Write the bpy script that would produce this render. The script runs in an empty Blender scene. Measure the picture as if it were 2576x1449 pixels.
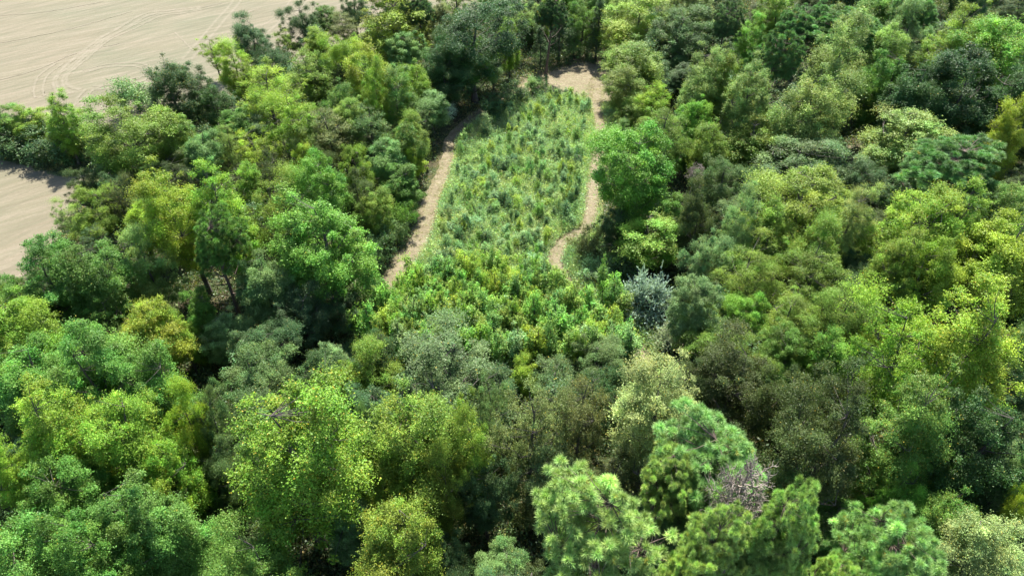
import bpy, math, random
import numpy as np
from mathutils import Vector

random.seed(7)
C = bpy.context.scene.collection
SC = bpy.context.scene
PI = math.pi

# ------------------------------------------------------------------ camera
CAM_H, PITCH, HFOV = 60.0, math.radians(40.0), math.radians(73.0)
PW, PH = 2576.0, 1449.0
FPX = PW / 2 / math.tan(HFOV / 2)
cam_d = bpy.data.cameras.new('camera')
cam_d.sensor_width = 36.0
cam_d.lens = 18.0 / math.tan(HFOV / 2)
cam_d.clip_start, cam_d.clip_end = 0.5, 4000
cam = bpy.data.objects.new('camera', cam_d)
C.objects.link(cam)
cam.location = (0, 0, CAM_H)
cam.rotation_euler = (PI / 2 - PITCH, 0, 0)
SC.camera = cam
FW = np.array([0, math.cos(PITCH), -math.sin(PITCH)])
UP = np.array([0, math.sin(PITCH), math.cos(PITCH)])


def at(px, py, z=0.0):
    """world point at height z seen at photo position (px, py) and its depth"""
    d = FW + np.array([1.0, 0, 0]) * (px - PW / 2) / FPX + UP * (PH / 2 - py) / FPX
    t = (z - CAM_H) / d[2]
    return d[0] * t, d[1] * t, t


def to_px(x, y, z):
    v = np.array([x, y, z - CAM_H])
    dep = v @ FW
    return PW / 2 + FPX * v[0] / dep, PH / 2 - FPX * (v @ UP) / dep


# ------------------------------------------------------------------ materials
def mat(name):
    m = bpy.data.materials.new(name)
    m.use_nodes = True
    nt = m.node_tree
    for n in list(nt.nodes):
        nt.nodes.remove(n)
    out = nt.nodes.new('ShaderNodeOutputMaterial')
    return m, nt, out


def N(nt, kind, **kw):
    n = nt.nodes.new(kind)
    for k, v in kw.items():
        if k.startswith('i_'):
            n.inputs[k[2:].replace('_', ' ')].default_value = v
        else:
            setattr(n, k, v)
    return n


def mixc(nt, fac, a, b, blend='MIX'):
    n = nt.nodes.new('ShaderNodeMix')
    n.data_type = 'RGBA'
    n.blend_type = blend
    for sock, v in ((n.inputs[0], fac), (n.inputs[6], a), (n.inputs[7], b)):
        if hasattr(v, 'is_output'):
            nt.links.new(v, sock)
        elif isinstance(v, (int, float)):
            sock.default_value = v
        else:
            sock.default_value = (*v, 1)
    return n.outputs[2]


def math_n(nt, op, a, b=0.0):
    n = nt.nodes.new('ShaderNodeMath')
    n.operation = op
    for i, v in enumerate((a, b)):
        if hasattr(v, 'is_output'):
            nt.links.new(v, n.inputs[i])
        else:
            n.inputs[i].default_value = v
    return n.outputs[0]


def ramp(nt, fac, stops):
    n = nt.nodes.new('ShaderNodeValToRGB')
    cr = n.color_ramp
    while len(cr.elements) < len(stops):
        cr.elements.new(0.5)
    for e, (p, c) in zip(cr.elements, stops):
        e.position = p
        e.color = (*c, 1) if not isinstance(c, (int, float)) else (c, c, c, 1)
    nt.links.new(fac, n.inputs[0])
    return n.outputs[0]


def noise(nt, scale, vec=None, detail=4, rough=0.6):
    n = N(nt, 'ShaderNodeTexNoise', i_Scale=scale, i_Detail=detail, i_Roughness=rough)
    if vec is not None:
        nt.links.new(vec, n.inputs['Vector'])
    return n.outputs['Fac']


def pos(nt, scale=(1, 1, 1), rot=0.0):
    g = nt.nodes.new('ShaderNodeNewGeometry')
    mp = nt.nodes.new('ShaderNodeMapping')
    mp.inputs['Scale'].default_value = scale
    r0 = nt.nodes.new('ShaderNodeMapping')
    r0.inputs['Rotation'].default_value = (0, 0, rot)
    nt.links.new(g.outputs['Position'], r0.inputs['Vector'])
    nt.links.new(r0.outputs['Vector'], mp.inputs['Vector'])
    return mp.outputs['Vector']


def leaf_material(name, transl=0.4, rough=0.5, spec=0.4, yellow=(0.42, 0.30, 0.03)):
    m, nt, out = mat(name)
    oi = nt.nodes.new('ShaderNodeObjectInfo')
    at_ = nt.nodes.new('ShaderNodeAttribute')
    at_.attribute_name = 'var'
    sp = nt.nodes.new('ShaderNodeSeparateColor')
    nt.links.new(at_.outputs['Color'], sp.inputs[0])
    hs = nt.nodes.new('ShaderNodeHueSaturation')
    nt.links.new(oi.outputs['Color'], hs.inputs['Color'])
    nt.links.new(sp.outputs[0], hs.inputs['Value'])
    h = math_n(nt, 'ADD', math_n(nt, 'MULTIPLY', sp.outputs[2], 0.05), 0.475)
    nt.links.new(h, hs.inputs['Hue'])
    col = mixc(nt, sp.outputs[1], hs.outputs[0], yellow)
    p = N(nt, 'ShaderNodeBsdfPrincipled', i_Roughness=rough)
    p.inputs['Specular IOR Level'].default_value = spec
    nt.links.new(col, p.inputs['Base Color'])
    t = nt.nodes.new('ShaderNodeBsdfTranslucent')
    tc = mixc(nt, 1.0, col, (1.25, 1.3, 0.75), 'MULTIPLY')
    nt.links.new(tc, t.inputs['Color'])
    mx = nt.nodes.new('ShaderNodeMixShader')
    mx.inputs[0].default_value = transl
    nt.links.new(p.outputs[0], mx.inputs[1])
    nt.links.new(t.outputs[0], mx.inputs[2])
    nt.links.new(mx.outputs[0], out.inputs[0])
    return m


def bark_material(name, c1, c2):
    m, nt, out = mat(name)
    n = noise(nt, 1.0, pos(nt, (9, 9, 1.6)), 5)
    col = ramp(nt, n, [(0.3, c1), (0.7, c2)])
    p = N(nt, 'ShaderNodeBsdfPrincipled', i_Roughness=0.9)
    nt.links.new(col, p.inputs['Base Color'])
    b = N(nt, 'ShaderNodeBump', i_Strength=0.5, i_Distance=0.03)
    nt.links.new(n, b.inputs['Height'])
    nt.links.new(b.outputs[0], p.inputs['Normal'])
    nt.links.new(p.outputs[0], out.inputs[0])
    return m


M_LEAF = leaf_material('leaf', 0.34, 0.5, 0.22)
M_NEEDLE = leaf_material('needle', 0.28, 0.5, 0.28)
M_BARK = bark_material('bark', (0.035, 0.028, 0.022), (0.10, 0.085, 0.07))
M_PBARK = bark_material('pine_bark', (0.05, 0.035, 0.028), (0.13, 0.09, 0.07))
M_DEAD = bark_material('dead_wood', (0.15, 0.122, 0.10), (0.29, 0.248, 0.215))

# field colour shared by the field and the wheel tracks that run over it
p0, p1 = at(267, 77), at(500, 33)
MOW = math.atan2(p1[1] - p0[1], p1[0] - p0[0])


def field_colour(nt):
    v = pos(nt)
    big = noise(nt, 0.018, v, 4, 0.6)
    mid = noise(nt, 0.09, v, 5, 0.65)
    fine = noise(nt, 1.6, v, 5, 0.75)
    st = noise(nt, 1.0, pos(nt, (0.035, 0.85, 1), -MOW), 4, 0.7)
    st2 = noise(nt, 1.0, pos(nt, (0.06, 0.5, 1), -MOW - 0.35), 4, 0.7)
    base = ramp(nt, big, [(0.34, (0.129, 0.105, 0.074)), (0.5, (0.109, 0.098, 0.064)), (0.64, (0.081, 0.094, 0.057))])
    c = mixc(nt, ramp(nt, mid, [(0.42, 0.0), (0.72, 0.55)]), base, (0.145, 0.121, 0.087))
    c = mixc(nt, ramp(nt, st, [(0.42, 0.0), (0.60, 0.65)]), c, (0.176, 0.149, 0.112))
    c = mixc(nt, ramp(nt, st2, [(0.46, 0.0), (0.62, 0.5)]), c, (0.077, 0.076, 0.048))
    c = mixc(nt, ramp(nt, fine, [(0.40, 0.35), (0.62, 0.0)]), c, (0.091, 0.079, 0.051))
    st3 = noise(nt, 1.0, pos(nt, (0.02, 1.9, 1), -MOW), 2, 0.5)
    c = mixc(nt, ramp(nt, st3, [(0.44, 0.0), (0.60, 0.5)]), c, (0.110, 0.103, 0.066))
    return c, fine


def ground_out(nt, out, col, h, strength=0.6, dist=0.12, rough=0.95):
    p = N(nt, 'ShaderNodeBsdfPrincipled', i_Roughness=rough)
    p.inputs['Specular IOR Level'].default_value = 0.15
    nt.links.new(col, p.inputs['Base Color'])
    b = N(nt, 'ShaderNodeBump', i_Strength=strength, i_Distance=dist)
    nt.links.new(h, b.inputs['Height'])
    nt.links.new(b.outputs[0], p.inputs['Normal'])
    nt.links.new(p.outputs[0], out.inputs[0])


M_FIELD, nt, out = mat('dry_field')
c, f = field_colour(nt)
ground_out(nt, out, c, f)

M_TRACK, nt, out = mat('wheel_marks')
c, f = field_colour(nt)
at_ = nt.nodes.new('ShaderNodeAttribute')
at_.attribute_name = 'var'
sp = nt.nodes.new('ShaderNodeSeparateColor')
nt.links.new(at_.outputs['Color'], sp.inputs[0])
brk = ramp(nt, noise(nt, 0.5, pos(nt), 5, 0.7), [(0.35, 0.1), (0.65, .85)])
c = mixc(nt, math_n(nt, 'MULTIPLY', sp.outputs[0], brk), c, (0.159, 0.138, 0.104))
ground_out(nt, out, c, f)

M_FLOOR, nt, out = mat('leaf_litter')
v = pos(nt)
c = ramp(nt, noise(nt, 0.7, v, 6, 0.7), [(0.3, (0.025, 0.020, 0.013)), (0.5, (0.048, 0.037, 0.022)), (0.7, (0.088, 0.064, 0.038))])
c = mixc(nt, ramp(nt, noise(nt, 0.3, v, 4), [(0.36, 0.0), (0.6, 0.85)]), c, (0.03, 0.05, 0.018))
ground_out(nt, out, c, noise(nt, 5.0, v, 5, 0.7), 0.8, 0.1)

M_CLEAR, nt, out = mat('clearing_soil')
v = pos(nt)
c = ramp(nt, noise(nt, 0.5, v, 6, 0.7), [(0.3, (0.09, 0.10, 0.04)), (0.5, (0.15, 0.145, 0.065)), (0.7, (0.26, 0.21, 0.13))])
ground_out(nt, out, c, noise(nt, 4.0, v, 5, 0.7), 0.9, 0.15)

M_DIRT, nt, out = mat('dirt')
v = pos(nt)
c = ramp(nt, noise(nt, 0.35, v, 6, 0.75), [(0.30, (0.115, 0.096, 0.058)), (0.5, (0.175, 0.148, 0.096)), (0.70, (0.228, 0.198, 0.138))])
c = mixc(nt, ramp(nt, noise(nt, 2.2, v, 5, 0.75), [(0.42, 0.0), (0.66, 0.7)]), c, (0.095, 0.076, 0.046))
c = mixc(nt, ramp(nt, noise(nt, 0.8, pos(nt, (1, 1, 1)), 5, 0.8), [(0.52, 0.0), (0.66, 0.75)]), c, (0.10, 0.112, 0.046))
ground_out(nt, out, c, noise(nt, 2.2, v, 6, 0.75), 1.0, 0.25)

M_VERGE, nt, out = mat('verge_grass')
v = pos(nt)
c = ramp(nt, noise(nt, 0.6, v, 6, 0.7), [(0.3, (0.04, 0.06, 0.025)), (0.55, (0.065, 0.085, 0.035)), (0.75, (0.12, 0.115, 0.065))])  # ramp kept dark so the hedge's shade is part of the colour
ground_out(nt, out, c, noise(nt, 3.0, v, 5, 0.7), 0.8, 0.15)


# ------------------------------------------------------------------ mesh helpers
def mesh_np(name, verts, faces, material, var=None, smooth=False):
    """verts (n,3); faces (m,k) integer array"""
    me = bpy.data.meshes.new(name)
    n, (m, k) = len(verts), faces.shape
    me.vertices.add(n)
    me.vertices.foreach_set('co', np.ascontiguousarray(verts, dtype=np.float32).ravel())
    me.loops.add(m * k)
    me.loops.foreach_set('vertex_index', faces.astype(np.int32).ravel())
    me.polygons.add(m)
    me.polygons.foreach_set('loop_start', np.arange(0, m * k, k, dtype=np.int32))
    if smooth:
        me.polygons.foreach_set('use_smooth', np.ones(m, dtype=bool))
    me.update(calc_edges=True)
    if var is not None:
        a = me.attributes.new('var', 'FLOAT_COLOR', 'POINT')
        v4 = np.ones((n, 4), dtype=np.float32)
        v4[:, :3] = var
        a.data.foreach_set('color', v4.ravel())
    me.materials.append(material)
    return me


def nrm(a):
    return a / np.maximum(np.linalg.norm(a, axis=-1, keepdims=True), 1e-9)


class Tubes:
    def __init__(s):
        s.v, s.f, s.n = [], [], 0

    def add(s, pts, rad, sides=5):
        pts = np.asarray(pts, float)
        k = len(pts)
        t = nrm(np.gradient(pts, axis=0))
        ref = np.where(np.abs(t[:, 2:3]) > 0.9, np.array([[1.0, 0, 0]]), np.array([[0, 0, 1.0]]))
        a = nrm(np.cross(t, ref))
        b = np.cross(t, a)
        ang = np.arange(sides) * 2 * PI / sides
        ring = (pts[:, None] + np.asarray(rad)[:, None, None] * (np.cos(ang)[None, :, None] * a[:, None] + np.sin(ang)[None, :, None] * b[:, None]))
        s.v.append(ring.reshape(-1, 3))
        i = np.arange(k - 1)[:, None] * sides
        j = np.arange(sides)[None, :]
        j2 = (j + 1) % sides
        q = np.stack([i + j, i + j2, i + sides + j2, i + sides + j], -1).reshape(-1, 4) + s.n
        s.f.append(q)
        s.n += k * sides

    def mesh(s, name, m):
        return mesh_np(name, np.concatenate(s.v), np.concatenate(s.f), m, smooth=True)


def leaves(name, P, Nn, L, asp, var, material, rng, T=None, tri=False):
    n = len(P)
    if T is None:
        T = nrm(np.cross(Nn, rng.normal(size=(n, 3))))
    B = np.cross(Nn, T)
    L = L[:, None]
    W = L * asp
    if tri:
        V = np.stack([P - B * W, P + T * L, P + B * W], 1).reshape(-1, 3)
        F = np.arange(n * 3).reshape(n, 3)
        return mesh_np(name, V, F, material, np.repeat(var, 3, 0))
    V = np.stack([P - T * L * .5, P + B * W * .5 + T * L * .05 - Nn * L * .1, P + T * L * .5, P - B * W * .5 + T * L * .05 - Nn * L * .1], 1).reshape(-1, 3)
    F = np.arange(n * 4).reshape(n, 4)
    return mesh_np(name, V, F, material, np.repeat(var, 4, 0))


def leafvar(rng, n, gold=0.02, spread=0.22, clump=None):
    v = np.zeros((n, 3))
    v[:, 0] = np.clip(rng.lognormal(0, spread, n), 0.45, 1.9)
    if clump is not None:
        v[:, 0] *= clump
    g = rng.random(n)
    v[:, 1] = np.where(g < gold, rng.uniform(.3, .9, n), rng.uniform(0, .06, n))
    v[:, 2] = rng.random(n)
    return v


# ------------------------------------------------------------------ crowns
def envelope(rng, n, R, zb, H, form, shell, lobes):
    """clump centres in a crown of radius R between zb and H"""
    out = []
    mid, hh = (zb + H) / 2, (H - zb) / 2
    ld = nrm(rng.normal(size=(lobes, 3)) + np.array([0, 0, .25]))
    la = rng.uniform(.14, .58, lobes)
    tries = 0
    dmin = 1.25 * R * (hh / R) ** .33 / n ** 0.5
    while len(out) < n and tries < n * 60:
        tries += 1
        d = nrm(rng.normal(size=3))
        rr = rng.random() ** shell
        lob = .72 + (la * np.exp(-((1 - ld @ d) / .16))).sum()
        rr *= min(lob, 1.30)
        z = d[2] * rr
        hr = math.hypot(d[0], d[1]) * rr
        t = (z + 1) / 2                       # 0 bottom .. 1 top
        if form == 'round':
            if z < -.8:
                continue
            s = 1.0
        elif form == 'ovoid':                 # widest low, narrow top
            s = 1.06 - .28 * t * t
            if z < -.85:
                continue
        elif form == 'cone':
            z = rng.uniform(-1, 1)
            t = (z + 1) / 2
            hr = (1 - t) ** .85 * rng.random() ** .3 + .03
            s = lob
        elif form == 'bush':                  # loose upright plant
            s = .75 + .35 * lob
            hr *= 1.05 - .55 * t
        elif form == 'umbrella':
            if z < -.25:
                continue
            s = 1.05
        ang = math.atan2(d[1], d[0])
        p = np.array([math.cos(ang) * hr * s * R, math.sin(ang) * hr * s * R, mid + z * hh])
        if out and min(np.linalg.norm(np.array(out) - p, axis=1)) < dmin * (.55 if tries > n * 25 else .9):
            continue
        out.append(p)
    return np.array(out)


def skeleton(rng, cl, R, zb, H, r0, nl, wob=.25, top=.92):
    """trunk and branches that carry the clumps: two Tubes"""
    tr, br = Tubes(), Tubes()
    zt = H * top
    k = 9
    tz = np.linspace(0, zt, k)
    dx = np.cumsum(rng.normal(0, wob, k)) * np.linspace(0, 1, k)
    dy = np.cumsum(rng.normal(0, wob, k)) * np.linspace(0, 1, k)
    trunk = np.stack([dx, dy, tz], 1)
    rad = r0 * (1 - np.linspace(0, 1, k)) ** .8 + .03
    rad[0] *= 1.35
    tr.add(trunk, rad, 7)

    def on_trunk(z):
        return np.array([np.interp(z, tz, dx), np.interp(z, tz, dy), z])
    nodes = [on_trunk(z) for z in np.linspace(zb * .9, zt, 8)]
    lim = []
    for i in range(nl):
        z0 = zb * .8 + (H - zb) * .62 * (i + rng.random()) / nl
        a = i * 2.4 + rng.uniform(-.4, .4)
        o = on_trunk(z0)
        reach = R * rng.uniform(.55, .85) * (1 - .45 * max(0, (z0 - zb) / (H - zb)))
        e = o + np.array([math.cos(a) * reach, math.sin(a) * reach, rng.uniform(.45, 1.0) * reach + .5])
        e[2] = min(e[2], H * .95)
        m1 = o * .6 + e * .4 + np.array([0, 0, -.08 * reach]) + rng.normal(0, .12 * R / 5, 3)
        m2 = o * .25 + e * .75 + rng.normal(0, .15 * R / 5, 3)
        rr = r0 * .42 * (1 - .5 * i / nl)
        br.add([o, m1, m2, e], [rr, rr * .7, rr * .45, rr * .2], 5)
        lim += [m1, m2, e]
    nodes = np.array(nodes + lim)
    for c in cl:
        d = np.linalg.norm(nodes - c, axis=1) + np.where(nodes[:, 2] > c[2] + .1, 2.5, 0)
        q = nodes[d.argmin()]
        m = (q + c) / 2 + rng.normal(0, .1, 3) - np.array([0, 0, .1])
        w = r0 * .13
        br.add([q, m, c], [w, w * .65, w * .25], 4)
    return tr, br


SPECIES = dict(
    #            R    H    zb  form       clumps  clump r  flat  leaves leaf  asp  gold  nl  r0  shell
    oak=dict(R=5.0, H=15.0, zb=2.4, form='round', n=125, cr=.92, flat=.78, nlv=720, L=.128, asp=.62, gold=.01, nl=9, r0=.34, shell=.30),
    maple=dict(R=5.0, H=18.0, zb=2.6, form='round', n=155, cr=.95, flat=.85, nlv=760, L=.134, asp=.8, gold=.004, nl=9, r0=.32, shell=.28),
    poplar=dict(R=4.4, H=21.0, zb=3.2, form='ovoid', n=225, cr=.74, flat=1.0, nlv=500, L=.108, asp=.8, gold=.05, nl=10, r0=.33, shell=.36),
    gum=dict(R=4.2, H=18.0, zb=2.0, form='ovoid', n=150, cr=.78, flat=1.1, nlv=620, L=.112, asp=.8, gold=.04, nl=10, r0=.28, shell=.32),
    open=dict(R=4.6, H=17.0, zb=3.5, form='round', n=120, cr=.80, flat=.8, nlv=360, L=.125, asp=.6, gold=.03, nl=11, r0=.30, shell=.42),
    layered=dict(R=4.6, H=16.0, zb=2.5, form='ovoid', n=140, cr=1.1, flat=.38, nlv=520, L=.125, asp=.42, gold=.01, nl=10, r0=.30, shell=.32),
    pine=dict(R=4.3, H=22.0, zb=10.0, form='umbrella', n=340, cr=.26, flat=.9, nlv=0, L=.40, asp=.045, gold=.012, nl=10, r0=.33, shell=.36),
    cedar=dict(R=2.7, H=11.0, zb=.4, form='cone', n=150, cr=.55, flat=.8, nlv=170, L=.14, asp=.4, gold=.0, nl=8, r0=.18, shell=.3),
    shrub=dict(R=2.2, H=3.6, zb=.1, form='round', n=70, cr=.55, flat=.85, nlv=150, L=.13, asp=.6, gold=.01, nl=7, r0=.09, shell=.35),
    sapling=dict(R=1.0, H=5.0, zb=.5, form='ovoid', n=62, cr=.30, flat=1.25, nlv=75, L=.115, asp=.6, gold=.03, nl=5, r0=.05, shell=.55),
    bush=dict(R=.9, H=1.8, zb=.02, form='bush', n=44, cr=.26, flat=1.2, nlv=60, L=.11, asp=.4, gold=.02, nl=5, r0=.035, shell=.45),
)
NVAR = dict(oak=5, maple=6, poplar=5, gum=7, open=5, layered=4, pine=5, cedar=3, shrub=5, sapling=8, bush=6, silver=3, dead=2)


SPRAY = dict(maple=22, gum=15, poplar=12, open=12, oak=18, layered=20, cedar=14, sapling=10, bush=9, shrub=12)
BALL = dict(maple=.5, oak=.45, gum=.28, poplar=.25, open=.1, layered=.3, shrub=.25, cedar=.3, sapling=.2, bush=.1)


def proto(sp, seed):
    s = SPECIES[sp]
    rng = np.random.default_rng(seed)
    cl = envelope(rng, s['n'], s['R'], s['zb'], s['H'], s['form'], s['shell'], 7)
    if sp not in ('cedar', 'bush', 'pine', 'shrub'):      # a few shoots outgrow the rest
        ix = rng.choice(len(cl), len(cl) // 11, replace=False)
        c0 = np.array([0, 0, .5 * (s['zb'] + s['H']) - .2 * (s['H'] - s['zb'])])
        cl[ix] = c0 + (cl[ix] - c0) * rng.uniform(1.06, 1.24, (len(ix), 1))
    if sp not in ('cedar', 'bush'):
        sh = rng.normal(0, .13, 2)
        zz = (cl[:, 2:3] - s['zb']) / (s['H'] - s['zb']) - .4
        th = rng.uniform(0, PI)
        ax_ = np.array([math.cos(th), math.sin(th)])
        st = rng.uniform(-.16, .16)
        cl[:, :2] += sh[None] * zz * s['R'] * 1.6 + st * (cl[:, :2] @ ax_)[:, None] * ax_
    tr, br = skeleton(rng, cl, s['R'], s['zb'], s['H'], s['r0'], s['nl'], wob=.14 if sp == 'pine' else .02 if sp in ('shrub', 'sapling', 'bush') else .25,
                      top=.55 if sp == 'shrub' else .92)
    P, O, K, cs, HU = [], [], [], [], []
    axis = np.array([0, 0, (s['zb'] + s['H']) / 2 - .25 * (s['H'] - s['zb'])])
    for c in cl:
        a = s['cr'] * rng.lognormal(-.03, .34)
        if sp == 'pine':
            k = int(9 * (a / s['cr']) ** 1.5) + 3
        else:
            k = int(s['nlv'] * (a / s['cr']) ** 2)
        d = nrm(rng.normal(size=(k, 3)) + .45 * nrm(c - axis) + np.array([0, 0, .35]))
        r = a * rng.random((k, 1)) ** (.25 if sp == 'pine' else .42)
        off = d * r
        if sp != 'pine':                       # most leaves sit along twigs that spray out of the clump
            per = SPRAY.get(sp, 16)
            m = max(3, k // per)
            td = nrm(rng.normal(size=(m, 3)) * .75 + .5 * nrm(c - axis) + np.array([0, 0, .45]))
            tl = a * rng.uniform(.6, 1.6, (m, 1))
            w_ = rng.integers(0, m, k)
            u_ = rng.random((k, 1)) ** .6
            jit = rng.normal(0, .062 * (a / .9 + .3), (k, 3)) * (1.3 - .7 * u_)
            spray = td[w_] * tl[w_] * u_ + jit - np.array([0, 0, .10]) * u_ ** 2 * a
            sel = rng.random(k) < BALL.get(sp, .25)
            off = np.where(sel[:, None], off, spray)
            d = np.where(sel[:, None], d, nrm(td[w_] * .6 + nrm(jit + 1e-6) * .7))
        off[:, 2] *= s['flat']
        if sp == 'layered':                    # drooping feathery sprays
            off[:, 2] -= .35 * (off[:, 0] ** 2 + off[:, 1] ** 2) / a
        P.append(c + off)
        O.append(d)
        K.append(np.full(k, rng.lognormal(0, .19)))
        HU.append(np.full(k, rng.normal(0, .22)))
        cs.append(np.repeat(nrm((c - axis)[None]), k, 0))
    P, O, K, cs, HU = map(np.concatenate, (P, O, K, cs, HU))
    n = len(P)
    if sp == 'pine':                           # star-shaped needle tufts
        per = 30
        ax = nrm(O * 1.0 + np.array([0, 0, .45]) + rng.normal(0, .2, (n, 3)))
        kk = leafvar(rng, n, s['gold'], .14, K)
        ax, PP, kk = np.repeat(ax, per, 0), np.repeat(P, per, 0), np.repeat(kk, per, 0)
        d = nrm(rng.normal(size=(n * per, 3)) + 1.05 * ax)
        nn = nrm(np.cross(d, rng.normal(size=(n * per, 3))))
        kk[:, 0] *= rng.lognormal(0, .12, n * per)
        L = s['L'] * rng.uniform(.8, 1.25, n * per)
        crown = leaves('crown', PP, nn, L, s['asp'], kk, M_NEEDLE, rng, T=d, tri=True)
    else:
        nn = nrm(.55 * O + .30 * cs + np.array([0, 0, .45]) + .75 * rng.normal(size=(n, 3)))
        L = s['L'] * rng.lognormal(0, .22, n)
        lv = leafvar(rng, n, s['gold'], .2, K)
        lv[:, 2] = np.clip(.5 + HU + rng.normal(0, .18, n), 0, 1)
        crown = leaves('crown', P, nn, L, s['asp'], lv, M_NEEDLE if sp in ('cedar', 'layered') else M_LEAF, rng)
    bk = M_PBARK if sp == 'pine' else M_BARK
    return dict(trunk=tr.mesh('trunk', bk), branches=br.mesh('branches', bk), crown=crown, R=s['R'], H=s['H'],
                cf=((s['zb'] + s['H']) / 2 + dict(round=.14, umbrella=.20, ovoid=.20).get(s['form'], .04) * (s['H'] - s['zb'])) / s['H'])


def proto_silver(seed):
    """wide shrub of long arching stems set with narrow pale leaves"""
    rng = np.random.default_rng(seed)
    st, P, T = Tubes(), [], []
    for i in range(210):
        a, el = rng.uniform(0, 2 * PI), rng.uniform(.35, 1.45)
        ln = rng.uniform(2.0, 3.6)
        u = np.linspace(0, 1, 7)[:, None]
        d = np.array([[math.cos(a) * math.cos(el), math.sin(a) * math.cos(el), math.sin(el)]])
        pts = d * ln * u + np.array([[0, 0, -.55]]) * (u ** 2.4) * ln * .6 * math.cos(el) + np.cumsum(rng.normal(0, .06, (7, 3)), 0) * u
        pts[:, 2] += .05
        pts[:, 2] = np.maximum(pts[:, 2], .05)
        st.add(pts, .03 * (1 - u[:, 0] * .8), 3)
        for j in range(8):                      # side twigs
            w = rng.uniform(.35, 1)
            p = np.array([np.interp(w, u[:, 0], pts[:, q]) for q in range(3)])
            dd = nrm(d[0] + rng.normal(0, .6, 3))
            tl = rng.uniform(.3, .7)
            m = 17
            P.append(p + dd * tl * rng.random((m, 1)))
            T.append(nrm(dd + rng.normal(0, .55, (m, 3))))
    P, T = np.concatenate(P), np.concatenate(T)
    n = len(P)
    nn = nrm(np.cross(T, rng.normal(size=(n, 3))))
    crown = leaves('crown', P, nn, .16 * rng.lognormal(0, .2, n), .34, leafvar(rng, n, 0, .18), M_LEAF, rng, T=T)
    return dict(trunk=st.mesh('stems', M_BARK), branches=None, crown=crown, R=2.6, H=3.5, cf=.5)


def proto_dead(seed):
    rng = np.random.default_rng(seed)
    tr, br = Tubes(), Tubes()
    H = 17.0
    k = 8
    u = np.linspace(0, 1, k)
    trunk = np.stack([np.cumsum(rng.normal(0, .12, k)), np.cumsum(rng.normal(0, .12, k)), u * H * .92], 1)
    tr.add(trunk, .26 * (1 - u) ** .7 + .03, 7)

    def grow(p, d, ln, r, depth):
        bend = nrm(np.cross(d, rng.normal(size=3))) * ln * .16
        q = [p, p + d * ln * .33 + bend, p + d * ln * .68 + bend * .9 - np.array([0, 0, .04 * ln]), p + d * ln - bend * .4 + rng.normal(0, .04 * ln, 3)]
        br.add(q, [r, r * .85, r * .7, r * .55], 4 if depth > 2 else 3)
        if depth == 0:
            return
        for _ in range(4):
            w = rng.uniform(.3, 1) * 2.99
            s = q[int(w)] + (q[int(w) + 1] - q[int(w)]) * (w % 1)
            grow(s, nrm(d + rng.normal(0, .75, 3) + np.array([0, 0, .12])), ln * rng.uniform(.6, .85), max(r * .66, .026), depth - 1)
    for i in range(16):
        z = H * (.64 + .22 * i / 15)
        a = i * 2.4
        p = np.array([np.interp(z, trunk[:, 2], trunk[:, q]) for q in range(3)])
        grow(p, nrm(np.array([math.cos(a), math.sin(a), rng.uniform(-.15, .25) + .45 * i / 15])), rng.uniform(1.4, 1.9) * (1.1 - .35 * i / 15), .08, 3)
    return dict(trunk=tr.mesh('trunk', M_DEAD), branches=br.mesh('branches', M_DEAD), crown=None, R=3.2, H=H, cf=.78)


PROTO = {}
for i, sp in enumerate(NVAR):
    PROTO[sp] = [proto_silver(900 + j) if sp == 'silver' else proto_dead(950 + j) if sp == 'dead' else proto(sp, 100 * i + j) for j in range(NVAR[sp])]

# ------------------------------------------------------------------ colours (leaf albedo)
COL = dict(
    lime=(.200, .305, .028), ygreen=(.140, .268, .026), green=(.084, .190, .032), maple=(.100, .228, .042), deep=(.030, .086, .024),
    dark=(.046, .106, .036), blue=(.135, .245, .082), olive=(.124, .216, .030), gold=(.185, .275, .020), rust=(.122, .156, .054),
    grey=(.080, .150, .050), moss=(.048, .082, .025), pine=(.250, .390, .110), pinedark=(.078, .190, .054), pineblue=(.200, .360, .120),
    cream=(.235, .310, .105), pale=(.175, .275, .068), silver=(.430, .510, .380), cblue=(.180, .315, .140), cpale=(.240, .350, .125), cgreen=(.140, .280, .062), cdark=(.066, .150, .058), cyellow=(.240, .350, .055), cmid=(.165, .310, .110), bright=(.118, .275, .034), ochre=(.140, .230, .030),
)
KIND = dict(oak=('broadleaf_tree', 'tree'), maple=('broadleaf_tree', 'tree'), poplar=('broadleaf_tree', 'tree'), gum=('broadleaf_tree', 'tree'),
            open=('broadleaf_tree', 'tree'), layered=('broadleaf_tree', 'tree'), pine=('pine_tree', 'pine tree'), cedar=('conifer_tree', 'conifer'),
            shrub=('shrub', 'shrub'), silver=('silvery_shrub', 'shrub'), sapling=('sapling', 'sapling'), bush=('bush', 'bush'), dead=('dead_tree', 'dead tree'))
COUNT = {}
PLACED = []      # x, y, r


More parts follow.
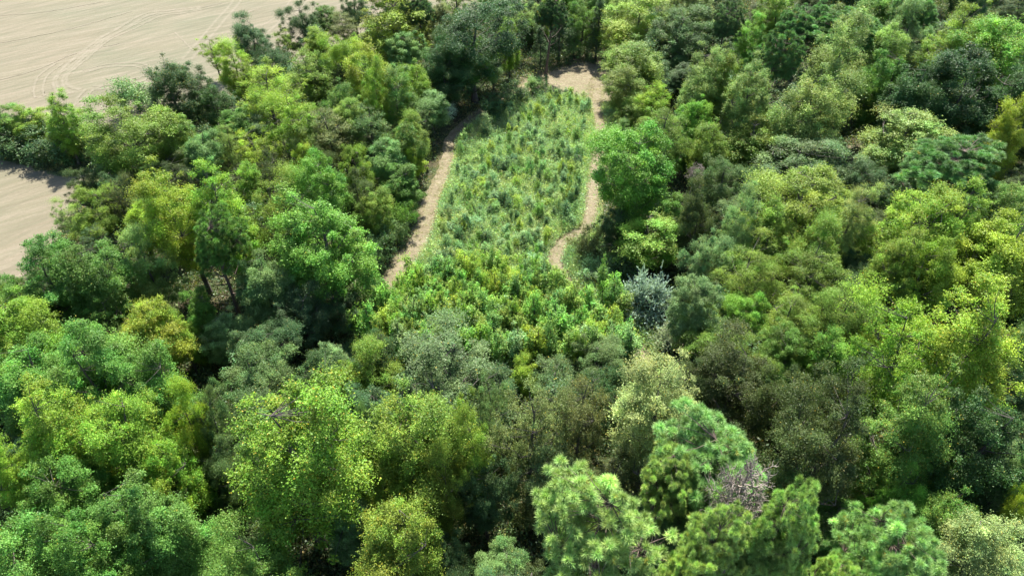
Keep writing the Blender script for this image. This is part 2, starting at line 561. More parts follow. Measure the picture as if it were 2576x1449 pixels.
def plant(sp, x, y, r, h, col, label, group, lean=.04, name=None):
    COUNT[sp] = COUNT.get(sp, -1) + 1
    v = PROTO[sp][COUNT[sp] % NVAR[sp]]
    nm, cat = KIND[sp]
    o = bpy.data.objects.new(name or nm, None)
    o.empty_display_size = .5
    C.objects.link(o)
    o.location = (x, y, 0)
    o.rotation_euler = (random.gauss(0, lean), random.gauss(0, lean), random.uniform(0, 2 * PI))
    o.scale = (r / v['R'], r / v['R'], h / v['H'])
    o['label'], o['category'], o['group'] = label, cat, group
    c = np.array(COL[col]) if isinstance(col, str) else np.array(col)
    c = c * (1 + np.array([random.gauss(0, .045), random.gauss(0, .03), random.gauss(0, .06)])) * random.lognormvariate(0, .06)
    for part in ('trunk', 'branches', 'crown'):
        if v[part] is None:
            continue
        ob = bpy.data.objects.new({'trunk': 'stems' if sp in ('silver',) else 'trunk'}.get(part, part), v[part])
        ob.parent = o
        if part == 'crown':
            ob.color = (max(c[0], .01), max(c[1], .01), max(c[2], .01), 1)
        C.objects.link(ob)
    PLACED.append((x, y, r, h))
    global LAST
    LAST = o
    return o


def tree(sp, cx, cy, w, h, col, label, group):
    v = PROTO[sp][0]
    hh = h or v['H']
    for _ in range(4):
        x, y, dep = at(cx, cy, hh * v['cf'])
        r = w * 1.07 * dep / FPX / 2
        if not h:
            hh = v['H'] * min(1.15, max(.5, .45 + .55 * r / v['R']))
    plant(sp, x, y, r, hh, col, label, group)



# ------------------------------------------------------------------ the setting
def tag(o, kind=None, **kw):
    if kind:
        o['kind'] = kind
    for k, v in kw.items():
        o[k] = v
    return o


def poly_sheet(name, pts, z, material, jag=0.0, step=1.5, kind='structure', seed=1):
    """flat sheet inside an outline, its edge roughened"""
    rng = np.random.default_rng(seed)
    pts = np.array(pts, float)
    if jag:
        out = []
        for a, b in zip(pts, np.roll(pts, -1, 0)):
            n = max(1, int(np.linalg.norm(b - a) / step))
            for i in range(n):
                out.append(a + (b - a) * i / n + rng.normal(0, jag, 2) * (i > 0))
        pts = np.array(out)
    me = bpy.data.meshes.new(name)
    me.from_pydata([(p[0], p[1], z) for p in pts], [], [list(range(len(pts)))])
    me.update()
    if me.polygons[0].normal.z < 0:
        me.flip_normals()
    me.materials.append(material)
    o = bpy.data.objects.new(name, me)
    C.objects.link(o)
    return tag(o, kind)


def G(pl):
    return [at(px, py)[:2] for px, py in pl]


def inside(x, y, poly):
    """vectorised point in polygon"""
    x, y = np.asarray(x), np.asarray(y)
    r = np.zeros(x.shape, bool)
    for (x0, y0), (x1, y1) in zip(poly, np.roll(poly, -1, 0)):
        c = ((y0 > y) != (y1 > y)) & (x < (x1 - x0) * (y - y0) / (y1 - y0 + 1e-12) + x0)
        r ^= c
    return r


def smooth_line(pts, step=.8):
    """Catmull-Rom through points"""
    p = np.array(pts, float)
    p = np.vstack([2 * p[0] - p[1], p, 2 * p[-1] - p[-2]])
    out = []
    for i in range(1, len(p) - 2):
        n = max(2, int(np.linalg.norm(p[i + 1] - p[i]) / step))
        for t in np.linspace(0, 1, n, endpoint=False):
            a, b, c, d = p[i - 1:i + 3]
            out.append(.5 * (2 * b + (c - a) * t + (2 * a - 5 * b + 4 * c - d) * t * t + (3 * b - a - 3 * c + d) * t ** 3))
    out.append(p[-2])
    return np.array(out)


def ribbon(name, line, width, z, material, jag=.15, seed=3, var=None, rows=(-1, 1)):
    rng = np.random.default_rng(seed)
    n = len(line)
    t = nrm(np.gradient(line, axis=0))
    nn = np.stack([-t[:, 1], t[:, 0]], 1)
    V, VV = [], []
    w = np.interp(np.arange(n), np.linspace(0, n - 1, len(width)), width) / 2 if hasattr(width, '__len__') else np.full(n, width / 2)
    for k, rw in enumerate(rows):
        q = line + nn * (rw * w + (rng.normal(0, jag, n) if abs(rw) == 1 else 0))[:, None]
        V.append(np.c_[q, np.full(n, z)])
        VV.append(np.full((n, 3), 1 - abs(rw)) if var else np.ones((n, 3)))
    R = len(rows)
    V = np.concatenate(V)
    i = np.arange(n - 1)
    F = np.concatenate([np.stack([i + k * n, i + 1 + k * n, i + 1 + (k + 1) * n, i + (k + 1) * n], 1) for k in range(R - 1)])
    me = mesh_np(name, V, F, material, np.concatenate(VV))
    if me.polygons[0].normal.z < 0:
        me.flip_normals()
    o = bpy.data.objects.new(name, me)
    C.objects.link(o)
    return tag(o, 'structure')


poly_sheet('ground', [(-2500, -300), (2500, -300), (2500, 2800), (-2500, 2800)], 0, M_FLOOR)
FIELD = G([(2050, -140), (1660, -40), (1500, 12), (1250, 30), (1000, 60), (860, 120), (720, 185), (600, 245), (480, 290), (380, 320), (290, 345), (215, 420), (205, 500),
           (150, 590), (80, 690), (-20, 780), (-220, 900), (-700, 980)]) + [(-400, 60), (-900, 300), (-900, 900), (500, 900)]
poly_sheet('field', FIELD, .012, M_FIELD, .25)
VERGE = G([(-320, 470), (-150, 425), (-20, 395), (80, 420), (165, 445), (230, 440), (260, 330), (190, 325), (90, 345), (-20, 335), (-200, 350), (-360, 390)])
poly_sheet('field_verge', VERGE, .020, M_VERGE, .5)
CLEAR = G([(940, 775), (1000, 690), (1060, 620), (1092, 500), (1128, 400), (1150, 325), (1230, 262), (1330, 200), (1440, 165), (1535, 150), (1545, 220), (1545, 350), (1515, 440),
           (1510, 560), (1520, 640), (1590, 700), (1650, 790), (1660, 930), (1600, 975), (900, 985), (820, 930), (890, 850)])
CLEAR = np.array(CLEAR)
poly_sheet('clearing', CLEAR, .008, M_CLEAR, .4)
LT = smooth_line(G([(925, 800), (968, 735), (1004, 680), (1048, 620), (1072, 560), (1086, 500), (1108, 450), (1124, 400), (1133, 350), (1158, 322), (1200, 290), (1255, 255), (1310, 225), (1345, 205)]))
ribbon('dirt_track', LT, [3.2, 3.4, 3.4, 3.0, 2.5, 2.0, 1.9, 2.1, 2.6, 3.2, 4.2], .016, M_DIRT, .16)
RT = smooth_line(G([(1515, 190), (1500, 222), (1499, 260), (1508, 310), (1511, 350), (1504, 400), (1495, 450), (1490, 500), (1484, 545), (1468, 580), (1425, 603), (1402, 632), (1396, 660), (1412, 695),
                    (1432, 730), (1470, 790), (1560, 850), (1612, 890), (1614, 935)]))
ribbon('dirt_track', RT, [4.6, 4.0, 3.6, 3.4, 3.2, 3.0, 2.9, 2.8, 2.8, 2.8, 2.2, 1.6, 2.0], .020, M_DIRT, .16, 5)
PATCH = np.array(G([(1285, 240), (1308, 196), (1350, 172), (1420, 152), (1470, 138), (1545, 130), (1575, 190), (1540, 262), (1490, 262), (1450, 248), (1425, 240), (1385, 248), (1345, 262)]))
poly_sheet('bare_ground', PATCH, .024, M_DIRT, .35)
BARE2 = np.array(G([(2060, 380), (2120, 366), (2200, 372), (2190, 420), (2130, 432), (2080, 410)]))
poly_sheet('bare_ground', BARE2, .012, M_DIRT, .3)
BARE3 = np.array(G([(1545, 905), (1580, 880), (1650, 870), (1650, 935), (1570, 950)]))

# pale wheel marks left by machines in the field
ZW = .030
MARKS = [([(605, -25), (592, 8), (560, 45), (520, 92), (494, 122), (470, 150)], 2.0, 1.0), ([(790, -20), (758, 8), (715, 55), (678, 88), (640, 120)], 2.2, 1.0),
         ([(740, -20), (728, 5), (700, 40), (655, 68)], 0, .7),
         ([(505, 20), (440, 28), (367, 38), (300, 76), (262, 96), (213, 135), (178, 164), (155, 192), (153, 212), (172, 224), (196, 230)], 1.9, 1.2),
         ([(560, 10), (470, 30), (400, 40), (330, 72), (265, 102), (215, 143), (180, 172), (148, 196), (150, 222), (165, 240)], 1.7, .8),
         ([(210, 180), (270, 166), (340, 163), (370, 172), (372, 188), (345, 205), (300, 215), (230, 222)], 1.7, .8),
         ([(655, 20), (620, 32), (575, 46)], 0, .8), ([(440, 82), (470, 112), (486, 128)], 0, .5), ([(100, 245), (97, 220), (110, 190), (150, 160)], 1.7, .6),
         ([(190, 262), (240, 225), (300, 205), (372, 190)], 0, .7), ([(185, 290), (205, 250), (225, 225)], 1.6, .8), ([(-60, 120), (60, 98), (190, 70), (330, 30)], 0, .5),
         ([(-40, 210), (80, 180), (200, 132), (300, 110)], 0, .5), ([(0, 40), (120, 30), (260, 5)], 0, .5)]
sd = 20
for ln, gap, wd in MARKS:
    c_ = smooth_line(G(ln))
    t = nrm(np.gradient(c_, axis=0))
    nn = np.stack([-t[:, 1], t[:, 0]], 1)
    for s in ((-.5, .5) if gap else (0,)):
        sd += 1
        ZW += .0012
        ribbon('wheel_mark', c_ + nn * gap * s, wd * 1.1, ZW, M_TRACK, .12, sd, var=True, rows=(-1, -.35, 0, .35, 1))

# ------------------------------------------------------------------ the trees, each placed where the photograph shows its crown
FE, LW, NW, RW, FA = ('trees along the field edge', 'trees of the wood between field and long track', 'trees of the near wood',
                      'trees of the wood beside the broken track', 'trees at the far end of the clearing')
HEDGE, PINES = 'trees of the hedge between the two fields', 'pine trees of the near wood'
T = [
    # field edge
    ('oak', 888, 8, 70, 11, 'dark', 'dark tree at the far corner where the field narrows behind the golden tree', FE),
    ('oak', 765, 62, 80, 12, 'dark', 'round dark green tree standing out against the pale field, the farther of two', FE),
    ('oak', 622, 96, 105, 12, 'dark', 'round dark green tree standing out against the pale field, the nearer of two', FE),
    ('oak', 692, 152, 105, 11, 'deep', 'dark low-crowned tree directly in front of the nearer round field tree', FE),
    ('open', 535, 126, 62, 9, 'ochre', 'thin see-through yellowish tree at the field edge beside a round dark tree', FE),
    ('poplar', 432, 215, 125, 17, 'deep', 'tall dark tree with several pointed tops at the field edge', FE),
    ('oak', 530, 245, 110, 13, 'deep', 'dark tree beside the many-topped dark tree, below the golden crown', FE),
    ('gum', 592, 168, 95, 12, 'gold', 'bright golden-green tree between dark trees at the field edge', FE),
    ('open', 632, 196, 70, 11, 'ochre', 'thin olive tree touching the golden field-edge tree', FE),
    ('gum', 812, 38, 72, 10, 'green', 'mid-green tree between the far round dark tree and the golden tree', FE),
    ('open', 862, 62, 82, 11, 'rust', 'brownish thin-leaved tree beside the large golden tree', FE),
    ('gum', 800, 112, 84, 11, 'lime', 'lime-green tree just in front of the far round dark tree', FE),
    ('open', 716, 104, 56, 9, 'ochre', 'pale yellow spindly tree between the two round dark field trees', FE),
    ('shrub', 335, 232, 112, 6, 'blue', 'pale blue-green spreading bush on the field edge behind the huge olive tree', FE),
    ('shrub', 235, 345, 92, 6, 'pale', 'pale thin bush filling the gap between hedge end and huge olive tree', FE),
    ('open', 160, 542, 66, 6, 'pale', 'sparse pale shrub-like tree leaning over the near field corner', FE),
    ('oak', 240, 532, 118, 9, 'ochre', 'rounded olive-yellow tree at the near field corner', FE),
    # hedge
    ('gum', 14, 300, 95, 7.5, 'green', 'green hedge tree at the photo\'s edge with a wide low crown', HEDGE),
    ('gum', 78, 305, 100, 7.5, 'ygreen', 'yellow-green bushy hedge tree between the wide green one and the tall sparse one', HEDGE),
    ('poplar', 145, 292, 84, 12, 'ygreen', 'tall sparse hedge tree at the hedge end, beside the gap', HEDGE),
    ('shrub', 40, 345, 130, 5.5, 'dark', 'low dark bush at the foot of the hedge beside the near field', HEDGE),
    ('shrub', 120, 355, 130, 5.5, 'dark', 'low dark bush under the tall sparse hedge tree', HEDGE),
    ('shrub', 172, 372, 80, 4.5, 'dark', 'low dark bush ending the hedge at the gap', HEDGE),
    ('shrub', -50, 310, 130, 7, 'green', 'green hedge bush cut by the photo\'s edge', HEDGE),
    # far end
    ('gum', 985, 58, 190, 15, 'gold', 'broad golden-yellow tree, the brightest yellow crown in the distance', FA),
    ('oak', 1196, 92, 205, 19, 'deep', 'huge dark green oak-like tree towering at the far bend of the long track', FA),
    ('oak', 1120, 150, 120, 15, 'deep', 'dark tree against the flank of the huge dark tree', FA),
    ('oak', 1222, 150, 95, 14, 'green', 'dark green tree on the bare-ground side of the huge dark tree', FA),
    ('pine', 1062, 12, 80, 16, 'dark', 'dark bare-stemmed tree between golden tree and huge dark tree', FA),
    ('gum', 1100, 40, 70, 14, 'rust', 'dull brown-green tree behind the huge dark tree', FA),
    ('maple', 1012, 132, 88, 11, 'blue', 'pale blue-green tree in front of the broad golden tree', FA),
    ('gum', 1282, 104, 62, 11, 'ygreen', 'yellow-green tree between huge dark tree and the spire conifers', FA),
    ('gum', 1272, 160, 60, 9, 'blue', 'pale rounded tree at the edge of the far bare ground', FA),
    ('cedar', 1412, 86, 74, 13, 'dark', 'spire-shaped conifer behind the middle of the far bare ground', FA),
    ('cedar', 1510, 82, 62, 14, 'dark', 'tall narrow dark conifer at the far corner of the bare ground', FA),
    ('cedar', 1360, 112, 50, 9, 'dark', 'small spire conifer, the shortest of those behind the bare ground', FA),
    ('cedar', 1447, 112, 52, 8, 'blue', 'small bluish conifer between the two tall spires', FA),
    ('pine', 1350, 30, 90, 17, 'dark', 'dark tree with bare stems standing behind the spire conifers', FA),
    ('open', 1290, 30, 90, 14, 'pale', 'thin pale tree in the distance right behind the huge dark tree', FA),
    ('gum', 1395, 22, 70, 11, 'lime', 'yellowish-green crown in the distance behind the spire conifer', FA),
    ('oak', 1462, 42, 80, 12, 'green', 'green crown filling the gap between the tall conifers', FA),
    ('open', 1555, 50, 70, 13, 'pale', 'thin pale tree beside the tall narrow dark conifer', FA),
    ('oak', 1250, 5, 90, 12, 'deep', 'dark distant crown peeping over the huge dark tree', FA),
    ('shrub', 1330, 212, 56, 3.4, 'blue', 'bushy grey-green shrub at the corner of far bare ground and long track', FA),
    ('shrub', 1285, 222, 60, 4, 'dark', 'shaded shrub where the long track bends under the huge dark tree', FA),
    ('shrub', 1152, 282, 56, 4, 'silver', 'pale grey shrub at the bend of the long track', FA),
    ('shrub', 1200, 250, 70, 5, 'dark', 'dark shrub under the huge dark tree near the track bend', FA),
    ('maple', 1105, 262, 92, 9, 'blue', 'blue-green bushy tree above the bend of the long track', FA),
    ('oak', 1120, 205, 100, 10, 'dark', 'shaded tree below the huge dark tree on the wood side', FA),
    # wood between field and long track
    ('open', 780, 178, 140, 15, 'olive', 'wide olive-lime airy tree behind the field-edge dark trees', LW),
    ('gum', 930, 178, 130, 17, 'lime', 'light lime tree with a dark straight stem in the upper wood', LW),
    ('oak', 870, 150, 110, 15, 'ochre', 'light olive crown between two lime trees in front of the golden tree', LW),
    ('oak', 818, 205, 96, 12, 'moss', 'dark olive dense dome of a tree among lime crowns', LW),
    ('open', 672, 232, 160, 15, 'lime', 'wide lime-green tree with layered airy branches near the field', LW),
    ('open', 722, 285, 135, 16, 'ygreen', 'airy green tree with a dark forked stem showing through', LW),
    ('maple', 596, 312, 120, 10, 'green', 'dark green spreading tree below the layered lime tree', LW),
    ('maple', 494, 372, 96, 12, 'blue', 'pale blue-green tree beside the huge olive tree', LW),
    ('open', 652, 372, 112, 11, 'lime', 'lime tree with a visible forked trunk in the middle of the wood', LW),
    ('open', 578, 360, 74, 11, 'pale', 'pale lime slender tree beside the pale blue-green one', LW),
    ('oak', 318, 335, 225, 15, 'olive', 'huge olive-green tree with an ochre top beside the gap in the hedge', LW),
    ('layered', 412, 320, 100, 14, 'olive', 'olive layered tree with bare stems against the huge olive tree', LW),
    ('open', 838, 315, 130, 13, 'rust', 'dull pinkish-brown tree in the middle of the wood', LW),
    ('open', 930, 315, 105, 12, 'grey', 'grey-brown tree beside the dull pinkish-brown tree', LW),
    ('gum', 1052, 205, 92, 13, 'ygreen', 'bright yellow-green tree next to the shaded flank of the huge dark tree', LW),
    ('gum', 995, 258, 96, 12, 'green', 'mid-green tree behind the bright yellow-green one by the huge dark tree', LW),
    ('gum', 1092, 398, 80, 7, 'gold', 'golden-yellow bushy tree overhanging the long track', LW),
    ('gum', 1082, 330, 74, 9, 'olive', 'olive tree just up the track from the golden bushy tree', LW),
    ('gum', 1008, 345, 88, 12, 'green', 'upright green tree with a dark stem between brown tree and track', LW),
    ('oak', 896, 425, 86, 10, 'ochre', 'ochre-green tree uphill of the bright clumpy maple', LW),
    ('maple', 975, 405, 100, 9, 'blue', 'bluish green tree behind the ochre-green one', LW),
    ('maple', 1042, 462, 92, 8, 'green', 'green bushy tree beside the long track below the golden one', LW),
    ('gum', 1022, 398, 46, 8, 'lime', 'small lime tree between two bluish crowns near the track', LW),
    ('maple', 882, 308, 84, 12, 'pale', 'pale green tree between the pinkish-brown and grey-brown trees', LW),
    ('gum', 768, 392, 70, 9, 'lime', 'small yellowish tree left of the bright clumpy maple\'s top', LW),
    ('gum', 862, 262, 86, 13, 'green', 'green tree right behind the pinkish-brown one', LW),
    ('gum', 940, 245, 76, 14, 'ygreen', 'slim yellow-green tree near the lime tree with the straight stem', LW),
    ('poplar', 452, 530, 165, 18, 'lime', 'tall pale lime tree with fine leaves above the yellow-lime tree', LW),
    ('poplar', 568, 530, 165, 18, 'ygreen', 'tall yellow-green tree side by side with the pale lime one', LW),
    ('pine', 535, 600, 150, 17, 'green', 'thin green pine with a dark leaning stem in front of two lime trees', LW),
    ('open', 690, 528, 130, 15, 'olive', 'olive thin-leaved tree between tall yellow-green tree and bright maple', LW),
    ('maple', 812, 480, 128, 15, 'bright', 'bright clumpy maple top rising behind the big bright maple', LW),
    ('maple', 850, 590, 225, 18, 'bright', 'big bright green maple with a deeply shaded flank beside the long track', LW),
    ('maple', 668, 702, 135, 13, 'blue', 'blue-green clumpy maple in front of the big bright maple', LW),
    ('gum', 345, 560, 105, 11, 'gold', 'golden bushy tree behind the grey dead twigs', LW),
    ('dead', 335, 604, 66, 8, 'grey', 'small grey leafless tree among green crowns near the field', LW),
    ('maple', 128, 700, 160, 13, 'maple', 'big clumpy green tree bordering the near field', LW),
    ('maple', 246, 695, 175, 14, 'green', 'big green tree with several dark stems beside the clumpy one', LW),
    ('gum', 370, 672, 120, 12, 'pale', 'pale lime tree just behind the yellow-lime tree', LW),
    ('gum', 385, 800, 150, 12, 'lime', 'yellow-lime upright tree with fine foliage in the lower wood', LW),
    ('gum', 455, 838, 90, 9, 'ygreen', 'smaller yellow-green tree leaning against the yellow-lime one', LW),
    ('gum', 10, 752, 46, 11, 'gold', 'golden crown just showing at the photo\'s edge by the near field', LW),
    ('maple', 60, 835, 185, 14, 'ygreen', 'yellow-green clumpy tree at the edge, below the golden crown', LW),
    ('maple', 50, 765, 105, 11, 'green', 'green tree between the golden crown and the big clumpy tree', LW),
    ('maple', 560, 832, 110, 8, 'blue', 'low bluish tree in the shade beside the yellow-lime tree', LW),
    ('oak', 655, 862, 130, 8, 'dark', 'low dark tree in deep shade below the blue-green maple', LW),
    ('oak', 762, 790, 130, 9, 'dark', 'dark shaded tree at the foot of the big bright maple', LW),  # dark leaf colour carries the big maple's shade
    ('oak', 855, 770, 110, 7, 'dark', 'dark shaded tree between big bright maple and the sapling thicket', LW),  # shade of the big maple painted as dark leaves here too
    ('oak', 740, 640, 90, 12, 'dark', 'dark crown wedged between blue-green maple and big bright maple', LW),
    ('silver', 918, 728, 70, 4, 'silver', 'grey-blue shrub beside the near end of the long track', LW),
    ('shrub', 996, 570, 80, 4.5, 'blue', 'bluish bush on the verge of the long track', LW),
    ('shrub', 972, 612, 66, 4, 'dark', 'shaded bush on the verge in front of the bluish bush', LW),
    ('gum', 948, 512, 86, 9, 'ochre', 'ochre-topped tree behind the bluish verge bush', LW),
    ('oak', 905, 490, 84, 10, 'moss', 'dark mossy-green tree behind the big bright maple', LW),
    ('shrub', 1042, 540, 62, 5, 'green', 'green shrub at the track edge where the track narrows', LW),
    ('gum', 1060, 490, 60, 5, 'green', 'small green tree at the track edge up from the green shrub', LW),
    ('oak', 715, 440, 90, 12, 'moss', 'moss-coloured crown behind the bright clumpy maple top', LW),
    ('open', 760, 330, 90, 12, 'pale', 'pale thin crown left of the pinkish-brown tree', LW),
    ('layered', 455, 430, 80, 9, 'moss', 'low olive tree at the foot of the layered bare-stemmed tree', LW),
    ('gum', 640, 455, 96, 11, 'ygreen', 'yellow-green tree behind the tall lime pair', LW),
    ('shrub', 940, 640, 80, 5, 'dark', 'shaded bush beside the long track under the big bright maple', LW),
    # near wood, lower part
    ('maple', 72, 955, 205, 16, 'maple', 'bluish-green clumpy maple at the edge behind the bright green pair', NW),
    ('maple', 248, 945, 190, 16, 'maple', 'clumpy maple in the middle of the bluish-green row', NW),
    ('maple', 408, 985, 175, 15, 'maple', 'clumpy maple at the grey-tree end of the bluish-green row', NW),
    ('poplar', 118, 1092, 215, 17, 'ygreen', 'bright yellow-green tree, the one of the pair nearer the photo\'s edge', NW),
    ('poplar', 290, 1100, 190, 17, 'ygreen', 'bright yellow-green tree, the inner one of the pair', NW),
    ('gum', 466, 1052, 95, 14, 'lime', 'small lime tree beside the dark grey column of trees', NW),
    ('gum', 428, 1170, 150, 14, 'ygreen', 'yellow-green tree below the small lime one', NW),
    ('gum', 18, 1195, 130, 14, 'ygreen', 'green tree with golden specks at the photo\'s edge', NW),
    ('maple', 150, 1265, 190, 14, 'green', 'mid-green maple just in front of the bright yellow-green pair', NW),
    ('maple', 90, 1385, 250, 17, 'maple', 'deep green clumpy maple in the near corner', NW),
    ('maple', 300, 1330, 225, 16, 'maple', 'deep green clumpy maple beside the one in the corner', NW),
    ('maple', 445, 1345, 165, 12, 'maple', 'deep green maple next to the leaf-litter gap', NW),
    ('maple', 250, 1450, 210, 16, 'green', 'green maple cut by the lower edge', NW),
    ('oak', 632, 1440, 240, 13, 'green', 'smooth green dome of a tree cut by the lower edge beside a leaf-litter gap', NW),
    ('oak', 622, 968, 190, 11, 'grey', 'dull grey-green tree behind the big fine-leaved lime tree', NW),
    ('oak', 532, 1058, 90, 13, 'grey', 'grey tree, upper one of the column beside the big fine-leaved lime tree', NW),
    ('oak', 556, 1158, 105, 10, 'grey', 'grey tree, lower one of the column beside the big fine-leaved lime tree', NW),
    ('poplar', 722, 1105, 330, 21, 'ygreen', 'big fine-leaved lime tree with a dark forked trunk', NW),
    ('silver', 575, 1270, 110, 5, 'grey', 'grey shrub at the edge of the leaf-litter gap', NW),
    ('shrub', 660, 1330, 95, 4, 'grey', 'low grey shrub under the big fine-leaved lime tree', NW),
    ('shrub', 505, 1225, 90, 7, 'green', 'green shrub between the grey column and the deep green maple', NW),
    ('maple', 872, 1300, 125, 9, 'blue', 'pale blue-green bush-like tree behind the near golden-olive tree', NW),
    ('gum', 886, 1185, 96, 11, 'pale', 'pale lime tree between the big lime tree and the golden-olive tree', NW),
    ('gum', 1066, 1068, 230, 18, 'ochre', 'wide golden-olive tree, the farther of two', NW),
    ('gum', 1190, 1120, 110, 15, 'ochre', 'narrow golden tree on the flank of the farther golden-olive tree', NW),
    ('gum', 985, 1180, 120, 14, 'ochre', 'golden-olive tree between the two wide golden-olive trees', NW),
    ('gum', 1110, 1240, 100, 13, 'ochre', 'slim golden-olive tree beside deep shade', NW),
    ('gum', 1005, 1318, 225, 17, 'ochre', 'wide golden-olive tree, the nearer of two', NW),
    ('oak', 908, 1095, 58, 12, 'grey', 'narrow dark grey tree between lime and golden-olive crowns', NW),
    ('open', 1335, 1058, 190, 18, 'rust', 'rusty thin-leaved tree with branches showing and a dark trunk', NW),
    ('open', 1455, 1045, 165, 17, 'rust', 'rusty thin-leaved tree beside the cream-yellow tree', NW),
    ('open', 1395, 1160, 150, 13, 'grey', 'grey-green thin tree in front of the two rusty trees', NW),
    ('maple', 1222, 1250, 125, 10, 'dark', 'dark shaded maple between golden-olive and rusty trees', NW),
    ('maple', 1292, 1432, 118, 8, 'blue', 'bright bluish-green small tree at the lower edge', NW),
    ('poplar', 1640, 1030, 210, 17, 'cream', 'cream-yellow tree with fine pale leaves behind the pines', NW),
    ('pine', 1515, 1310, 310, 22, 'pine', 'largest pale green pine, spreading beside a dark bare trunk', PINES),
    ('pine', 1692, 1200, 155, 20, 'pine', 'small bright pine between the largest pine and the grey dead tree', PINES),
    ('pine', 1795, 1140, 275, 20, 'pineblue', 'broad dome-shaped pine behind the grey dead tree', PINES),
    ('dead', 1882, 1222, 175, 24, 'grey', 'grey leafless tree with a tangle of twigs among the pines', NW),
    ('pine', 1822, 1332, 190, 23, 'pine', 'bright clumpy pine directly in front of the grey dead tree', PINES),
    ('pine', 2020, 1338, 185, 24, 'pine', 'tall pointed pine beside the dead tree, near the deep shade', PINES),
    ('pine', 2225, 1365, 235, 21, 'pineblue', 'bluish pine farthest from the dead tree', PINES),
    ('pine', 1905, 1425, 200, 20, 'pine', 'pine cut by the lower edge below the bright clumpy pine', PINES),
    ('pine', 1730, 1425, 150, 20, 'pine', 'pine cut by the lower edge beside the largest pine', PINES),
    ('pine', 2110, 1432, 150, 20, 'pine', 'pine cut by the lower edge below the bluish pine', PINES),
    ('oak', 1842, 950, 210, 13, 'moss', 'brownish-olive oak-like tree nearest the cream-yellow tree', NW),
    ('oak', 2018, 1010, 175, 15, 'moss', 'brownish-olive tree between its two darker look-alikes', NW),
    ('oak', 2070, 1140, 250, 18, 'moss', 'largest dark olive tree, just behind the tall pointed pine', NW),
    ('open', 2290, 905, 230, 20, 'ygreen', 'big green tree whose pale limbs show at the photo\'s edge', NW),
    ('poplar', 2462, 880, 265, 21, 'lime', 'largest light green tree at the edge beside the golden-lime crowns', NW),
    ('poplar', 2300, 1080, 210, 18, 'green', 'green tree behind the dark olive tree on the outer side', NW),
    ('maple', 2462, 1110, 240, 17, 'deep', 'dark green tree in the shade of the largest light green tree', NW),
    ('gum', 2100, 905, 112, 10, 'bright', 'bright green young tree in a gap behind the brownish-olive trees', NW),
    ('maple', 2042, 868, 72, 8, 'blue', 'bluish small tree beside the bright green young tree', NW),
    ('layered', 2218, 1158, 86, 10, 'bright', 'vivid lime small tree next to the largest dark olive tree', NW),
    ('layered', 2262, 1240, 120, 12, 'bright', 'vivid green feathery tree behind the bluish pine', NW),
    ('gum', 2375, 1200, 90, 12, 'green', 'green narrow tree in the shade behind the feathery one', NW),
    ('cedar', 2470, 1275, 120, 11, 'grey', 'dark grey-green conifer with drooping sprays near the corner', NW),
    ('gum', 2395, 1345, 150, 13, 'green', 'green tree between the bluish pine and the cream tree', NW),
    ('poplar', 2500, 1405, 200, 16, 'cream', 'cream-green tree in the near corner', NW),
    ('maple', 2570, 1195, 100, 13, 'blue', 'bluish tree cut by the edge in the shade', NW),
    ('gum', 2570, 1290, 70, 13, 'gold', 'golden tree cut by the edge above the cream tree', NW),
    ('oak', 1130, 938, 270, 11, 'grey', 'broad grey-green tree standing in front of the sapling thicket', NW),
    ('gum', 832, 888, 90, 8, 'blue', 'bluish small tree at the corner of the thicket near deep shade', NW),
    ('gum', 940, 940, 120, 10, 'ochre', 'orange-tinged tree beside the broad grey-green tree', NW),
    ('gum', 880, 945, 110, 10, 'ygreen', 'yellow-green tree behind the big fine-leaved lime tree\'s top', NW),
    ('gum', 1322, 950, 86, 9, 'lime', 'small lime tree between the broad grey-green tree and the rusty tree', NW),
    ('open', 1240, 1000, 90, 12, 'grey', 'thin dull tree between the farther golden-olive and rusty trees', NW),
    ('open', 1230, 1090, 80, 12, 'grey', 'dull thin tree in shade beside the narrow golden tree', NW),
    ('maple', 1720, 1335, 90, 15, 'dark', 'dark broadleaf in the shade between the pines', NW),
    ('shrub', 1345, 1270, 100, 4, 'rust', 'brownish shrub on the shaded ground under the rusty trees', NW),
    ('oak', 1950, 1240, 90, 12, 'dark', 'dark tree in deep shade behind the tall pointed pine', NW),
    # wood beside the broken track
    ('silver', 1634, 735, 160, 7, (.34, .43, .33), 'large silver-grey shrub standing at the clearing edge', RW),
    ('silver', 1660, 852, 86, 4, 'silver', 'smaller silver-grey shrub near the end of the broken track', RW),
    ('maple', 1745, 770, 120, 12, 'blue', 'grey-green tree between the silver shrub and the yellow-olive trees', RW),
    ('gum', 1640, 585, 180, 9, 'ygreen', 'yellow-green spreading tree behind the large silver shrub', RW),
    ('shrub', 1482, 612, 78, 4.5, 'rust', 'brownish bush inside the bend of the broken track', RW),
    ('maple', 1595, 428, 185, 17, 'bright', 'big bright green tree with a dark shaded side over the broken track', RW),
    ('layered', 1672, 318, 125, 15, 'olive', 'olive layered tree behind the big bright green one', RW),
    ('gum', 1608, 152, 150, 13, 'ochre', 'yellow-olive rounded tree near the far bare ground', RW),
    ('gum', 1582, 222, 110, 10, 'olive', 'olive tree along the track below the yellow-olive rounded one', RW),
    ('open', 1652, 246, 96, 11, 'lime', 'lime thin tree behind the olive track-side tree', RW),
    ('gum', 1560, 272, 78, 8, 'olive', 'low olive-green tree leaning over the broken track', RW),
    ('oak', 1706, 85, 150, 14, 'grey', 'dark grey-green round tree beside the yellow-olive one', RW),
    ('gum', 1612, 40, 150, 14, 'lime', 'pale yellow-green tree at the far top of the wood', RW),
    ('gum', 1572, 98, 80, 10, 'lime', 'small yellow-green tree at the corner of the far bare ground', RW),
